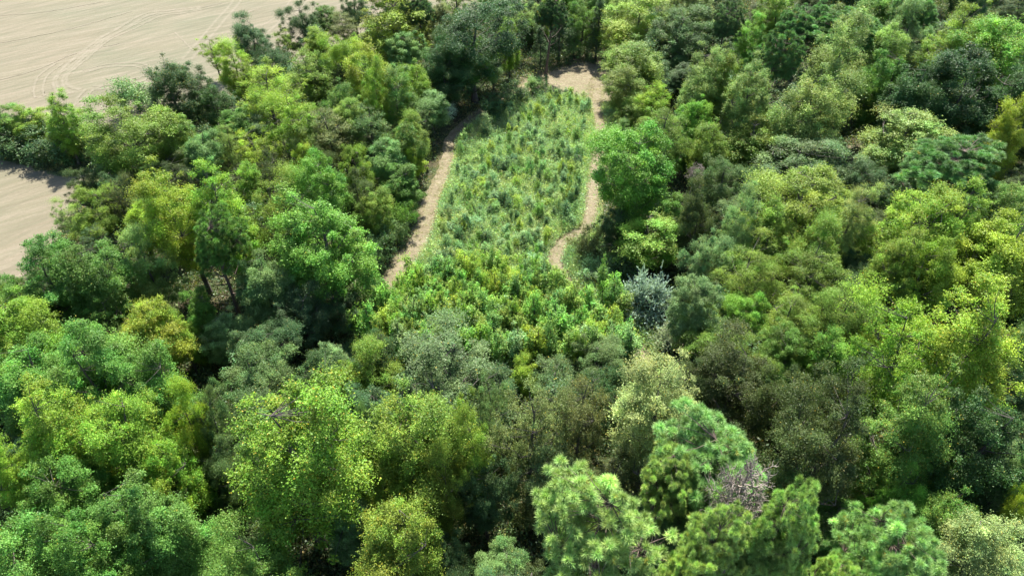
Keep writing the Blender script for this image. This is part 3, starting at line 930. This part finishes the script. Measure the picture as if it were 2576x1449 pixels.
    ('poplar', 1778, 190, 120, 17, 'pale', 'pale open tree with a visible dark stem, the first of three', RW),
    ('poplar', 1830, 195, 84, 16, 'ochre', 'slim tawny tree between two pale open trees', RW),
    ('poplar', 1890, 222, 128, 18, 'pale', 'pale green open tree with a dark stem, the last of three', RW),
    ('pine', 1828, 50, 90, 16, 'grey', 'dark grey-brown thin tree in the distance', RW),
    ('gum', 1750, 15, 120, 13, 'pale', 'pale green tree behind the dark grey-green round tree', RW),
    ('gum', 1890, 85, 86, 14, 'bright', 'bright green tree between grey-brown tree and distant pines', RW),
    ('pine', 1960, 135, 118, 21, 'pinedark', 'tall dark pine with two bare stems behind the pale trees', RW),
    ('pine', 2125, 55, 165, 19, 'pinedark', 'broad distant pine, the larger of two', RW),
    ('pine', 2030, 55, 120, 18, 'pinedark', 'distant pine, the smaller of two', RW),
    ('gum', 2048, 255, 165, 19, 'pale', 'pale olive pyramid-shaped tree over the deep shade', RW),
    ('gum', 2108, 142, 145, 19, 'pale', 'pale lime tree behind the pyramid-shaped one', RW),
    ('oak', 2148, 232, 90, 15, 'green', 'dark tree wedged beside the pyramid-shaped one', RW),
    ('gum', 2210, 120, 110, 17, 'pale', 'pale green slender tree before the distant pines', RW),
    ('gum', 2275, 95, 100, 17, 'blue', 'pale bluish tree beside the largest lime-green tree', RW),
    ('maple', 2235, 205, 120, 17, 'green', 'mid-green tree above the darkest gap', RW),
    ('maple', 2310, 240, 140, 18, 'deep', 'dark green tree behind the pale lime tree', RW),
    ('poplar', 2410, 105, 150, 20, 'ygreen', 'largest lime-green distant tree, inner one of two', RW),
    ('poplar', 2510, 120, 190, 22, 'bright', 'largest lime-green distant tree, outer one of two', RW),
    ('maple', 2395, 235, 190, 18, 'deep', 'dark green tree in front of the large lime-green pair', RW),
    ('maple', 2510, 260, 160, 16, 'deep', 'dark green tree at the edge in front of the large lime-green pair', RW),
    ('gum', 2290, 335, 215, 15, 'pale', 'pale lime broad tree behind the bright green pine', RW),
    ('pine', 2400, 400, 255, 18, 'pinedark', 'bright green pine standing alone at the outer edge of the wood', RW),
    ('gum', 2545, 325, 110, 16, 'lime', 'lime tree cut by the edge behind the lone pine', RW),
    ('gum', 1902, 355, 150, 12, 'olive', 'olive-lime tree in front of the pale open trees', RW),
    ('gum', 1792, 358, 96, 12, 'olive', 'olive tree beside the olive-lime one', RW),
    ('maple', 1742, 300, 80, 12, 'bright', 'green compact tree between layered olive and pale open trees', RW),
    ('oak', 2010, 418, 230, 12, 'grey', 'wide dark grey-green tree next to the shaded bare patch', RW),
    ('oak', 2020, 505, 235, 15, 'ochre', 'wide olive-gold dome in the middle of the wood', RW),
    ('dead', 1746, 436, 54, 9, 'grey', 'pale leafless tree beside the big bright green tree', RW),
    ('oak', 1822, 455, 110, 11, 'grey', 'dark grey-green tree between leafless tree and olive-gold dome', RW),
    ('gum', 1850, 575, 92, 13, 'blue', 'pale blue-green tree in front of the dark grey-green one', RW),
    ('gum', 1935, 585, 140, 14, 'olive', 'olive tree in front of the wide olive-gold dome', RW),
    ('poplar', 2112, 545, 112, 16, 'cream', 'whitish-yellow tree beside the olive-gold dome', RW),
    ('gum', 2080, 640, 120, 13, 'olive', 'olive tree below the whitish-yellow one', RW),
    ('layered', 1905, 672, 150, 13, 'ochre', 'yellow-olive feathery tree nearest the grey-green tree', RW),
    ('layered', 2055, 680, 165, 14, 'olive', 'yellow-olive feathery tree at the back of its clump', RW),
    ('layered', 2125, 760, 140, 13, 'olive', 'yellow-olive feathery tree on the outer side of its clump', RW),
    ('layered', 1990, 785, 150, 12, 'ochre', 'yellow-olive feathery tree at the front of its clump', RW),
    ('layered', 1778, 800, 120, 10, 'olive', 'yellow-lime layered tree near the smaller silver shrub', RW),
    ('layered', 1850, 865, 145, 12, 'olive', 'yellow-lime layered tree behind the brownish-olive tree', RW),
    ('maple', 1882, 800, 100, 9, 'bright', 'small vivid green tree among yellow-olive trees', RW),
    ('silver', 1746, 872, 58, 6, 'grey', 'grey-purple shrub in shade below the yellow-lime layered tree', RW),
    ('poplar', 2290, 560, 190, 17, 'lime', 'yellow-lime tree with golden specks behind the largest light green tree', RW),
    ('poplar', 2402, 560, 160, 17, 'ygreen', 'yellow-green tree beside the golden-specked one', RW),
    ('poplar', 2250, 665, 130, 15, 'ochre', 'yellow thin tree in front of the golden-specked one', RW),
    ('maple', 2222, 518, 100, 10, 'deep', 'dark green tree behind the golden-specked one', RW),
    ('gum', 2540, 520, 120, 16, 'pale', 'pale greyish tree cut by the edge below the lone pine', RW),
    ('maple', 2500, 640, 220, 18, 'lime', 'bright pale lime tree at the edge behind the largest light green tree', RW),
    ('maple', 2330, 712, 130, 14, 'lime', 'light lime rounded tree between yellow thin tree and largest light green tree', RW),
    ('open', 2180, 845, 90, 9, 'gold', 'golden sparse undergrowth tree in a gap of shade', RW),
    ('maple', 1700, 560, 100, 10, 'green', 'green tree behind the yellow-green spreading tree', RW),
    ('oak', 1745, 540, 100, 14, 'moss', 'moss-coloured tree behind the yellow-green spreading tree', RW),
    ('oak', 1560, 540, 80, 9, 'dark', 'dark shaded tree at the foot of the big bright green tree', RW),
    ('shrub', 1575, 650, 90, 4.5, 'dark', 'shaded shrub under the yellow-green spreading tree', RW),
    ('shrub', 1500, 688, 100, 2.6, 'blue', 'low pale shrub between the broken track and silver shrub', RW),
    ('shrub', 1556, 742, 100, 2.8, 'blue', 'low pale shrub in front of the large silver shrub', RW),
    ('gum', 1545, 330, 64, 7, 'green', 'small green tree beside the broken track behind the big bright green tree', RW),
    ('maple', 1960, 880, 110, 10, 'green', 'green shaded tree between feathery trees and brownish-olive tree', RW),
    ('gum', 2010, 330, 90, 13, 'grey', 'dull tree at the foot of the pyramid-shaped one', RW),
    ('gum', 1780, 640, 100, 11, 'blue', 'bluish tree beside the yellow-green spreading tree', RW),
    ('gum', 1960, 30, 100, 15, 'ygreen', 'yellow-green crown between two distant pines', RW),
    ('gum', 2215, 35, 110, 17, 'green', 'green crown right behind the broad distant pine', RW),
    ('pine', 2310, 20, 130, 19, 'pinedark', 'dark distant pine at the top of the wood', RW),
    ('gum', 1690, 25, 90, 12, 'olive', 'olive crown behind the dark grey-green round tree', RW),
    ('maple', 2170, 470, 100, 10, 'dark', 'dark tree just below the shaded bare patch', RW),
]
T += [('gum', 1250, -22, 110, 14, 'green', 'distant green tree at the top edge behind the huge dark tree', FA), ('open', 1150, -12, 90, 13, 'pale', 'distant thin tree at the top edge next to the huge dark tree', FA),
      ('gum', 1420, -25, 110, 14, 'ygreen', 'distant yellow-green tree at the top edge behind the middle spire conifer', FA), ('oak', 1500, -15, 110, 13, 'green', 'distant round tree at the top edge behind the tall narrow conifer', FA),
      ('gum', 1570, 2, 90, 13, 'pale', 'distant pale tree at the top edge beside the tall narrow conifer', FA), ('gum', 1000, -15, 90, 13, 'olive', 'distant olive tree at the top edge behind the golden tree', FA),
      ('oak', 1340, -15, 100, 13, 'deep', 'distant dark tree at the top edge between spire conifers and huge dark tree', FA)]
TRK = np.vstack([LT, RT])
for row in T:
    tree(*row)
    x, y, r, h = PLACED[-1]                     # nothing takes root on the bare tracks
    if row[2] > 990:
        continue
    for _ in range(12):
        dd = np.hypot(TRK[:, 0] - x, TRK[:, 1] - y)
        k = dd.argmin()
        need = min(r, 4.0) * .8 + 1.7 if row[0] in ('shrub', 'silver', 'gum') and r < 3.2 else 3.2
        if dd[k] >= need and not inside(np.array([x]), np.array([y]), PATCH)[0]:
            break
        c0 = TRK[k] if dd[k] < need else np.array([x, y - 1])
        v_ = np.array([x, y]) - c0
        v_ = v_ / (np.linalg.norm(v_) + 1e-6)
        x, y = x + v_[0] * .35, y + v_[1] * .35
    PLACED[-1] = (x, y, r, h)
    LAST.location = (x, y, 0)
HAND = list(PLACED)

# ------------------------------------------------------------------ understorey between the crowns
FIELD_A = np.array(FIELD)
LINES = np.vstack([LT, RT])
rng = np.random.default_rng(11)
FILL_SHADE_COL = [('dark', 'dark green'), ('green', 'mid-green'), ('deep', 'very dark green'), ('moss', 'moss-green'), ('dark', 'dark leafy'), ('grey', 'grey-green')]  # mostly dark leaves: shade of the gaps between crowns put into the colour
cand = []
for _ in range(22000):
    y = rng.uniform(18, 262)
    half = (y * .74 + 26) * .80 + 14
    x = rng.uniform(-half, half)
    cand.append((x, y))
cx, cy = np.array(cand).T
bad = inside(cx, cy, FIELD_A) | inside(cx, cy, CLEAR) | inside(cx, cy, VERGE) | inside(cx, cy, BARE2)
kept = [(p[0], p[1], min(p[2], 3.2)) for p in HAND]
n_fill = 0
FILL = []
used = {}


def where(x, y, k=0):
    """a place named by what stands there"""
    best = sorted(((math.hypot(x - p[0], y - p[1]), row[6]) for p, row in zip(HAND, T)), key=lambda t: t[0])[k]
    s = best[1]
    for cut in (' with ', ' behind ', ' beside ', ' in front', ' at ', ' between ', ' among ', ' near ', ' below ', ' above ', ' next ', ' cut ', ' standing ', ' directly', ' over ', ' under ',
                ' in the ', ' against ', ' right ', ' just ', ' on ', ' in deep', ' along ', ' leaning ', ' filling ', ' around ', ' touching', ' wedged ', ' where ', ' whose ', ' of the ', ' inside ',
                ' left ', ' rising', ' beyond ', ' up ', ' bordering', ' peeping', ' side by', ' overhanging', ' uphill', ',', ' farthest', ' nearest', ' before ', ' towering', ' in ', ' of ', ' and '):
        i = s.find(cut)
        if i > 0:
            s = s[:i]
    for end in (' right', ' leaning', ' standing', ' directly', ' just'):
        s = s[:-len(end)] if s.endswith(end) else s
    return s


for (x, y), b in zip(cand, bad):
    if b or n_fill >= 360:
        continue
    r = rng.uniform(2.0, 3.4)
    if any((x - p[0]) ** 2 + (y - p[1]) ** 2 < (p[2] * .52 + r * .72) ** 2 * (.62 if y < 62 else 1) for p in kept):
        continue
    if (np.hypot(LINES[:, 0] - x, LINES[:, 1] - y) < r + 1.8).any() or (np.hypot(PATCH[:, 0] - x, PATCH[:, 1] - y) < r + 2).any():
        continue
    k1, k2 = r * .7, 0
    if inside(np.array([x + k1, x - k1, x, x]), np.array([y, y, y + k1, y - k1]), FIELD_A).any():
        continue
    col, word = FILL_SHADE_COL[int(rng.integers(6))]
    far = y > 165
    qx, qy = to_px(x, y, 6)
    qr = r * FPX / math.hypot(y, 54)
    if any(y < p[1] and row[0] in ('shrub', 'silver', 'dead') and math.hypot(qx - row[1], qy - row[2]) < qr + row[3] * .45 for p, row in zip(HAND, T)):
        continue
    if far and x < 45:
        continue
    h = rng.uniform(12, 17) if far else rng.uniform(6.0, 10.5)
    sp = ('gum', 'maple', 'oak', 'open')[int(rng.integers(4))]
    FILL.append((sp, x, y, r * (1.15 if far else 1), h, col, word, far))
    kept.append((x, y, r))
    n_fill += 1


def hidden(f):
    """how much the taller crowns nearer the camera cover a filler"""
    px, py = to_px(f[1], f[2], f[4] * .8)
    s = 0.0 if -60 < px < PW + 60 and -40 < py < PH + 60 else 9.0
    for x, y, r, h in HAND:
        if y < f[2]:
            for k in (.3, .55, .8):
                qx, qy = to_px(x, y, h * k)
                rr = r * FPX / math.hypot(y, CAM_H - h * k)
                s += max(0, 1.2 - math.hypot(qx - px, qy - py) / rr)
    return s + f[2] * .004


n_hand = sum(KIND[row[0]][0] == 'broadleaf_tree' for row in T)
FILL.sort(key=hidden)
n_own = 298 - n_hand
for sp, x, y, r, h, col, word, far in FILL[:n_own]:
    for k in range(4):                          # name the first neighbour that tells it apart
        lab = f'{word} {"distant tree" if far else "low understorey tree"} by the {where(x, y, k)}'
        if lab not in used:
            break
    used[lab] = 1
    plant(sp, x, y, r, h, col, ' '.join(lab.split()[:16]), 'understorey trees between the tall crowns')
# the ones hardly seen, past three hundred trees, stand as one mass
MV, MVAR = [], []
for sp, x, y, r, h, col, word, far in FILL[n_own:]:
    me = PROTO[sp][0]['crown']
    n = len(me.vertices)
    co = np.zeros(n * 3, np.float32)
    me.vertices.foreach_get('co', co)
    va = np.zeros(n * 4, np.float32)
    me.attributes['var'].data.foreach_get('color', va)
    co, va = co.reshape(-1, 4, 3)[::13], va.reshape(-1, 4, 4)[::13, :, :3].copy()
    mid = co.mean(1, keepdims=True)
    co = mid + (co - mid) * 2.6
    th = rng.uniform(0, 6.28)
    co = co @ np.array([[math.cos(th), math.sin(th), 0], [-math.sin(th), math.cos(th), 0], [0, 0, 1]])
    v0 = PROTO[sp][0]
    co = co * np.array([r / v0['R'], r / v0['R'], h / v0['H']]) + np.array([x, y, 0])
    va[..., 0] *= rng.lognormal(0, .15)
    MV.append(co.reshape(-1, 3))
    MVAR.append(va.reshape(-1, 3))
MV, MVAR = np.concatenate(MV), np.concatenate(MVAR)
ob = bpy.data.objects.new('understorey', mesh_np('understorey', MV, np.arange(len(MV)).reshape(-1, 4), M_LEAF, MVAR))
ob.color = (*COL['dark'], 1)  # dark tint paints the shade under the crowns into the mass
C.objects.link(ob)
tag(ob, 'stuff', label='shaded mass of leafy understorey under the tall crowns', category='understorey')
print('hand', n_hand, 'fill', len(FILL), 'mass faces', len(MV) // 4)

# ------------------------------------------------------------------ saplings and bushes of the clearing
THICK = [(955, 770), (1040, 715), (1230, 690), (1400, 705), (1545, 745), (1600, 830), (1590, 905), (1240, 905), (1000, 880), (890, 840)]
TP = np.array(THICK, float)
SAP_COL = [('ygreen', 'yellow-green'), ('green', 'mid-green'), ('bright', 'bright green'), ('ochre', 'tawny'), ('gold', 'golden'), ('maple', 'deep green'), ('blue', 'blue-green'), ('olive', 'olive')]
pw = np.array([.30, .14, .18, .11, .10, .08, .03, .06])
pw /= pw.sum()
pts = []
tries = 0
while len(pts) < 270 and tries < 20000:
    tries += 1
    px, py = rng.uniform(880, 1610), rng.uniform(685, 910)
    if not inside(px, py, TP):
        continue
    x, y, _ = at(px, py, 2.8)
    if any((x - a) ** 2 + (y - b_) ** 2 < .98 ** 2 for a, b_, *_ in pts) or (np.hypot(LINES[:, 0] - x, LINES[:, 1] - y) < 1.8).any():
        continue
    pts.append((x, y, px, py))
taken = {}
SMALL = []
for x, y, px, py in pts:
    h = rng.uniform(4.6, 8.2)
    size = 'short' if h < 5.7 else 'tall' if h > 7.1 else 'mid-height'
    row = 'far side' if py < 760 else 'near side' if py > 840 else 'middle'
    side = 'toward the long track' if px < 1120 else 'toward the silver shrubs' if px > 1400 else 'behind the grey-green tree' if py > 800 else 'facing the clearing'
    order = list(rng.choice(8, size=8, replace=False, p=pw))
    ci = min(order[:3], key=lambda i: taken.get((i, size, row, side), 0))
    taken[(ci, size, row, side)] = taken.get((ci, size, row, side), 0) + 1
    plant('sapling', x, y, rng.uniform(.85, 1.5), h, np.array(COL[SAP_COL[ci][0]]) * 1.22 + np.array([.012, .006, .016]), f'{size} {SAP_COL[ci][1]} sapling in the thicket\'s {row} {side}', 'saplings of the thicket', .06)
    SMALL.append((LAST, x, y, SAP_COL[ci][1], 0))

UP_ = [(1100, 640), (1130, 420), (1165, 340), (1260, 270), (1340, 228), (1480, 222), (1490, 320), (1490, 420), (1478, 480), (1470, 560), (1400, 600), (1385, 660), (1400, 700), (1060, 720), (1030, 690)]
UPP = np.array(UP_, float)
BUSH_COL = [('cdark', 'deep green'), ('cblue', 'blue-green'), ('cyellow', 'yellow-green'), ('cgreen', 'bright green'), ('cmid', 'leafy green'), ('cpale', 'pale green')]
bp = np.array([.14, .32, .14, .12, .14, .14])
pts = []
tries = 0
while len(pts) < 270 and tries < 20000:
    tries += 1
    px, py = rng.uniform(1020, 1500), rng.uniform(215, 725)
    if not inside(px, py, UPP):
        continue
    x, y, _ = at(px, py, .7)
    if any((x - a) ** 2 + (y - b_) ** 2 < 1.3 ** 2 for a, b_, *_ in pts) or (np.hypot(LINES[:, 0] - x, LINES[:, 1] - y) < 2.1).any():
        continue
    if (np.hypot(PATCH[:, 0] - x, PATCH[:, 1] - y) < 1.6).any() or inside(np.array([x]), np.array([y]), PATCH)[0]:
        continue
    if rng.random() > .42 + .58 * math.sin(x * .33 + 1.7) * math.sin(y * .21):
        continue
    pts.append((x, y, px, py))
for x, y, px, py in pts:
    h = min(3.4, 1.7 * rng.lognormal(0, .38))
    size = 'low' if h < 1.7 else 'tall' if h > 2.5 else 'knee-high' if h < 1.2 else 'medium'
    zone = 'near the far bare ground' if py < 290 else 'in the upper clearing' if py < 400 else 'in mid clearing' if py < 520 else 'in the lower clearing' if py < 620 else 'just behind the thicket'
    f = np.hypot(LT[:, 0] - x, LT[:, 1] - y).min(), np.hypot(RT[:, 0] - x, RT[:, 1] - y).min()
    side = 'beside the long track' if f[0] < 5 else 'beside the broken track' if f[1] < 5 else 'among weeds'
    order = list(rng.choice(6, size=6, replace=False, p=bp))
    ci = min(order[:3], key=lambda i: taken.get((i, size, zone, side), 0))
    taken[(ci, size, zone, side)] = taken.get((ci, size, zone, side), 0) + 1
    plant('bush', x, y, rng.uniform(.5, 1.25) * (h / 2) ** .5, h, BUSH_COL[ci][0], f'{size} {BUSH_COL[ci][1]} bush {zone} {side}', 'bushes growing in the clearing', .1)
    SMALL.append((LAST, x, y, size + ' ' + BUSH_COL[ci][1], 1))

pts2 = []
tries = 0
while len(pts2) < 130 and tries < 30000:       # slender young trees standing among the bushes
    tries += 1
    px, py = rng.uniform(1020, 1500), rng.uniform(225, 725)
    if not inside(px, py, UPP):
        continue
    x, y, _ = at(px, py, 1.2)
    if any((x - a) ** 2 + (y - b_) ** 2 < 1.0 for a, b_, *_ in pts + pts2) or (np.hypot(LINES[:, 0] - x, LINES[:, 1] - y) < 2.0).any() or inside(np.array([x]), np.array([y]), PATCH)[0]:
        continue
    if rng.random() > .45 + .55 * math.sin(x * .41 + .4) * math.sin(y * .17 + 1):
        continue
    pts2.append((x, y, px, py))
for x, y, px, py in pts2:
    h = rng.uniform(1.8, 3.6)
    size = 'low' if h < 2.3 else 'tall' if h > 3.0 else 'medium'
    zone = 'near the far bare ground' if py < 290 else 'in the upper clearing' if py < 400 else 'in mid clearing' if py < 520 else 'in the lower clearing' if py < 620 else 'just behind the thicket'
    f = np.hypot(LT[:, 0] - x, LT[:, 1] - y).min(), np.hypot(RT[:, 0] - x, RT[:, 1] - y).min()
    side = 'beside the long track' if f[0] < 5 else 'beside the broken track' if f[1] < 5 else 'among weeds'
    order = list(rng.choice(6, size=6, replace=False, p=bp))
    ci = min(order[:3], key=lambda i: taken.get((i, size, zone, side, 1), 0))
    taken[(ci, size, zone, side, 1)] = taken.get((ci, size, zone, side, 1), 0) + 1
    plant('sapling', x, y, rng.uniform(.4, .75), h, BUSH_COL[ci][0], f'{size} slender {BUSH_COL[ci][1]} young tree {zone} {side}', 'slender young trees of the clearing', .06, 'young_tree')
    SMALL.append((LAST, x, y, size + ' ' + BUSH_COL[ci][1], 2))

# plants whose words are still shared are told apart by their nearest neighbour


def shared():
    d = {}
    for s in SMALL:
        d.setdefault(s[0]['label'], []).append(s)
    return [v for v in d.values() if len(v) > 1]


for rank in (0, 1):
    for same in shared():
        for o, x, y, look, kind in same[rank:]:
            others = sorted((math.hypot(x - s[1], y - s[2]), s[3]) for s in SMALL if s[4] == kind and s[0] != o and s[3] != look)
            base = o['label'].split(' beside a ')[0].split(' by ')[0] if rank else o['label']
            new = base + ' beside a ' + others[rank][1] + ' one'
            o['label'] = new if len(new.split()) <= 16 else new.replace(' beside a ', ' by ') if len(new.split()) <= 17 else base
for same in shared():
    if len(same) == 2 and len(same[0][0]['label'].split()) <= 14:
        same.sort(key=lambda s: s[2])
        for s, wd in zip(same, ('nearer', 'farther')):
            s[0]['label'] = s[0]['label'].replace(s[0]['label'].split()[0], wd + ' ' + s[0]['label'].split()[0], 1)

# ------------------------------------------------------------------ weeds, verge grass and woodland undergrowth
def scatter_tufts(name, xy, hgt, per, L, asp, col_m, label, cat, spread=.3, seed=5, up=.9, wavy=False):
    rg = np.random.default_rng(seed)
    n = len(xy)
    hh = hgt * rg.lognormal(0, .35, n)
    if wavy:                                    # patches of taller and lower growth
        f = sum(np.sin(xy @ rg.normal(0, k, 2) + rg.uniform(0, 6)) for k in (.5, .8, 1.2, 1.2, 2.0, 2.0, 3.0)) / 2.6
        hh = hh * np.exp(.35 * f)
    a = rg.normal(size=(n, per, 3))
    a[:, :, 2] = np.abs(a[:, :, 2]) * up + .25
    d = nrm(a)
    base = np.stack([np.repeat(xy[:, :1], per, 1) + rg.normal(0, spread, (n, per)), np.repeat(xy[:, 1:], per, 1) + rg.normal(0, spread, (n, per)), np.zeros((n, per))], -1)
    P = base + d * (hh[:, None] * rg.random((n, per)))[..., None] * np.array([.45, .45, 1.0])
    P[..., 2] = np.maximum(P[..., 2], .06)
    P, T_ = P.reshape(-1, 3), nrm(d + rg.normal(0, .45, d.shape)).reshape(-1, 3)
    m = len(P)
    nn = nrm(np.cross(T_, rg.normal(size=(m, 3))))
    var = leafvar(rg, m, .03, .2)
    var[:, 0] *= np.repeat(rg.lognormal(0, .3, n), per)
    var[:, 2] = np.clip(np.repeat(rg.random(n), per) + rg.normal(0, .1, m), 0, 1)
    me = leaves(name, P, nn, L * rg.lognormal(0, .25, m), asp, var, col_m, rg, T=T_)
    o = bpy.data.objects.new(name, me)
    C.objects.link(o)
    return tag(o, 'stuff', label=label, category=cat)


def weed_material(name, stops):
    m, nt, out = mat(name)
    at_ = nt.nodes.new('ShaderNodeAttribute')
    at_.attribute_name = 'var'
    sp = nt.nodes.new('ShaderNodeSeparateColor')
    nt.links.new(at_.outputs['Color'], sp.inputs[0])
    k = math_n(nt, 'ADD', math_n(nt, 'MULTIPLY', noise(nt, .16, pos(nt), 4, .65), .9), math_n(nt, 'MULTIPLY', math_n(nt, 'SUBTRACT', sp.outputs[2], .5), .55))
    c = ramp(nt, k, stops)
    hs = nt.nodes.new('ShaderNodeHueSaturation')
    nt.links.new(c, hs.inputs['Color'])
    nt.links.new(sp.outputs[0], hs.inputs['Value'])
    c = mixc(nt, sp.outputs[1], hs.outputs[0], (.34, .25, .06))
    p = N(nt, 'ShaderNodeBsdfPrincipled', i_Roughness=.55)
    nt.links.new(c, p.inputs['Base Color'])
    t = nt.nodes.new('ShaderNodeBsdfTranslucent')
    nt.links.new(mixc(nt, 1.0, c, (1.2, 1.3, .75), 'MULTIPLY'), t.inputs['Color'])
    mx = nt.nodes.new('ShaderNodeMixShader')
    mx.inputs[0].default_value = .35
    nt.links.new(p.outputs[0], mx.inputs[1])
    nt.links.new(t.outputs[0], mx.inputs[2])
    nt.links.new(mx.outputs[0], out.inputs[0])
    return m


M_WEED = weed_material('weed_leaf', [(.18, (.18, .34, .165)), (.36, (.29, .42, .24)), (.48, (.215, .36, .09)), (.62, (.33, .40, .14)), (.8, (.40, .39, .20))])
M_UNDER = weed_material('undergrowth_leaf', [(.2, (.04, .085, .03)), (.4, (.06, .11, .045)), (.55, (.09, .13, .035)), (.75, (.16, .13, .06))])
M_STRAW = weed_material('straw_grass', [(.2, (.22, .22, .08)), (.45, (.30, .26, .13)), (.6, (.17, .20, .06)), (.8, (.38, .31, .18))])

lo, hi = CLEAR.min(0), CLEAR.max(0)
q = rng.uniform(lo, hi, (190000, 2))
q = q[inside(q[:, 0], q[:, 1], CLEAR) & ~inside(q[:, 0], q[:, 1], PATCH)]


def dist_line(q, line):
    return np.min(np.hypot(q[:, None, 0] - line[None, ::2, 0], q[:, None, 1] - line[None, ::2, 1]), axis=1)


dl = np.minimum(dist_line(q, LT), dist_line(q, RT) + .3)
q = q[dl > 1.55 + rng.exponential(.22, len(q))]
scatter_tufts('weeds', q[:70000], 1.05, 18, .20, .36, M_WEED, 'knee-high green and silvery weeds covering the clearing between two dirt tracks', 'weeds', .25, wavy=True)
tw = q[70000:]
fw = np.sin(tw[:, 0] * .9 + 1) + np.sin(tw[:, 1] * .6) + np.sin(tw[:, 0] * .5 - tw[:, 1] * .8 + 2) + rng.normal(0, 1.0, len(tw))
tw = tw[fw > .6][:11000]
scatter_tufts('tall_weeds', tw, 1.9, 26, .17, .22, M_WEED, 'tall pale upright weed stalks rising above the lower weeds of the clearing', 'weeds', .12, seed=6, up=4.0, wavy=True)
e = rng.uniform(lo - 3, hi + 3, (90000, 2))
de = np.minimum(dist_line(e, LT), dist_line(e, RT))
e = e[(de > .55 + rng.exponential(.35, len(e))) & (de < 1.9)][:3600]
scatter_tufts('verge_grass', e, .22, 10, .16, .2, M_STRAW, 'short straw-coloured grass along the edges of the dirt tracks', 'grass', .15, 8)
gv = np.array(VERGE)
v_ = rng.uniform(gv.min(0), gv.max(0), (9000, 2))
v_ = v_[inside(v_[:, 0], v_[:, 1], gv)]
scatter_tufts('grass', v_, .4, 10, .25, .25, M_UNDER, 'rank green grass at the foot of the hedge between the fields', 'grass', .3, 9)  # dark undergrowth leaf used here to paint in the hedge's shade
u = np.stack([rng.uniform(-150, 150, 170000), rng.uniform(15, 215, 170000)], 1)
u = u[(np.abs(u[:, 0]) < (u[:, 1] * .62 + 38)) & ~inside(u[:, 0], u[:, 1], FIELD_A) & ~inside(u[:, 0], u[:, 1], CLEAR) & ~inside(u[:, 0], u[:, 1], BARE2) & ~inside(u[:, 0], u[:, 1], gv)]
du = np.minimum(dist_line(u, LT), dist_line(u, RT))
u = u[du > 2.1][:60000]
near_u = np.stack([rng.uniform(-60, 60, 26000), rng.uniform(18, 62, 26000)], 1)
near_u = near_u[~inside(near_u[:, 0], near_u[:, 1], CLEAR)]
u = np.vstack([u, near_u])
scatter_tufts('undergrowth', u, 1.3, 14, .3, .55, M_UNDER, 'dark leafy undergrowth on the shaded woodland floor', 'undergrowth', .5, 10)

# ------------------------------------------------------------------ bleached dead branches lying by the broken track
for px, py, ang, ln, lab in ((1468, 672, -.5, 4.0, 'pale dead branch lying on weeds beside the bend of the broken track'), (1578, 722, 1.1, 3.0, 'short pale dead branch lying beside the large silver shrub'),
                             (1510, 628, .2, 5.0, 'long pale dead branch lying behind the brownish bush'), (1610, 840, .4, 4.0, 'dead branch lying across the end of the broken track')):
    x, y, _ = at(px, py)
    tb = Tubes()
    d = np.array([math.cos(ang), math.sin(ang), 0])
    sdv = np.array([-d[1], d[0], 0])
    stem = [np.array([0, 0, .25]) + d * ln * t_ + sdv * .25 * math.sin(3 * t_) + np.array([0, 0, .5 * t_]) for t_ in np.linspace(0, 1, 6)]
    tb.add(stem, np.linspace(.10, .03, 6), 6)
    for k in range(7):
        p_ = stem[1 + k % 5]
        e_ = p_ + (d * .7 + sdv * (-1) ** k * .8 + np.array([0, 0, .4])) * rng.uniform(.6, 1.3)
        tb.add([p_, (p_ + e_) / 2 + np.array([0, 0, .08]), e_], [.04, .03, .012], 4)
    o = bpy.data.objects.new('fallen_branch', tb.mesh('fallen_branch', M_DEAD))
    o.location = (x, y, .25)
    C.objects.link(o)
    tag(o, None, label=lab, category='branch', group='dead branches by the broken track')

# ------------------------------------------------------------------ light
SUN_EL, SUN_AZ = math.radians(57), math.radians(6)      # beyond the wood, a little to one side
w = bpy.data.worlds.new('World')
SC.world = w
w.use_nodes = True
nt = w.node_tree
sky = nt.nodes.new('ShaderNodeTexSky')
sky.sky_type = 'NISHITA'
sky.sun_disc = False
sky.sun_elevation = SUN_EL
sky.sun_rotation = SUN_AZ
bg = nt.nodes['Background']
bg.inputs[1].default_value = 0.10
nt.links.new(sky.outputs[0], bg.inputs[0])
sd_ = bpy.data.lights.new('sun', 'SUN')
sd_.energy = 5.0
sd_.angle = math.radians(.5)
sd_.color = (1.0, .955, .87)
sun = bpy.data.objects.new('sun', sd_)
C.objects.link(sun)
sv = Vector((math.cos(SUN_EL) * math.sin(SUN_AZ), math.cos(SUN_EL) * math.cos(SUN_AZ), math.sin(SUN_EL)))
sun.rotation_euler = (-sv).to_track_quat('-Z', 'Y').to_euler()
sun.location = sv * 300

SC.view_settings.view_transform = 'Standard'
SC.view_settings.look = 'None'
SC.view_settings.exposure = 1.85
SC.view_settings.gamma = 1.0
SC.render.engine = 'CYCLES'
SC.cycles.max_bounces = 6
SC.cycles.diffuse_bounces = 3
SC.cycles.transmission_bounces = 4
SC.cycles.use_denoising = True
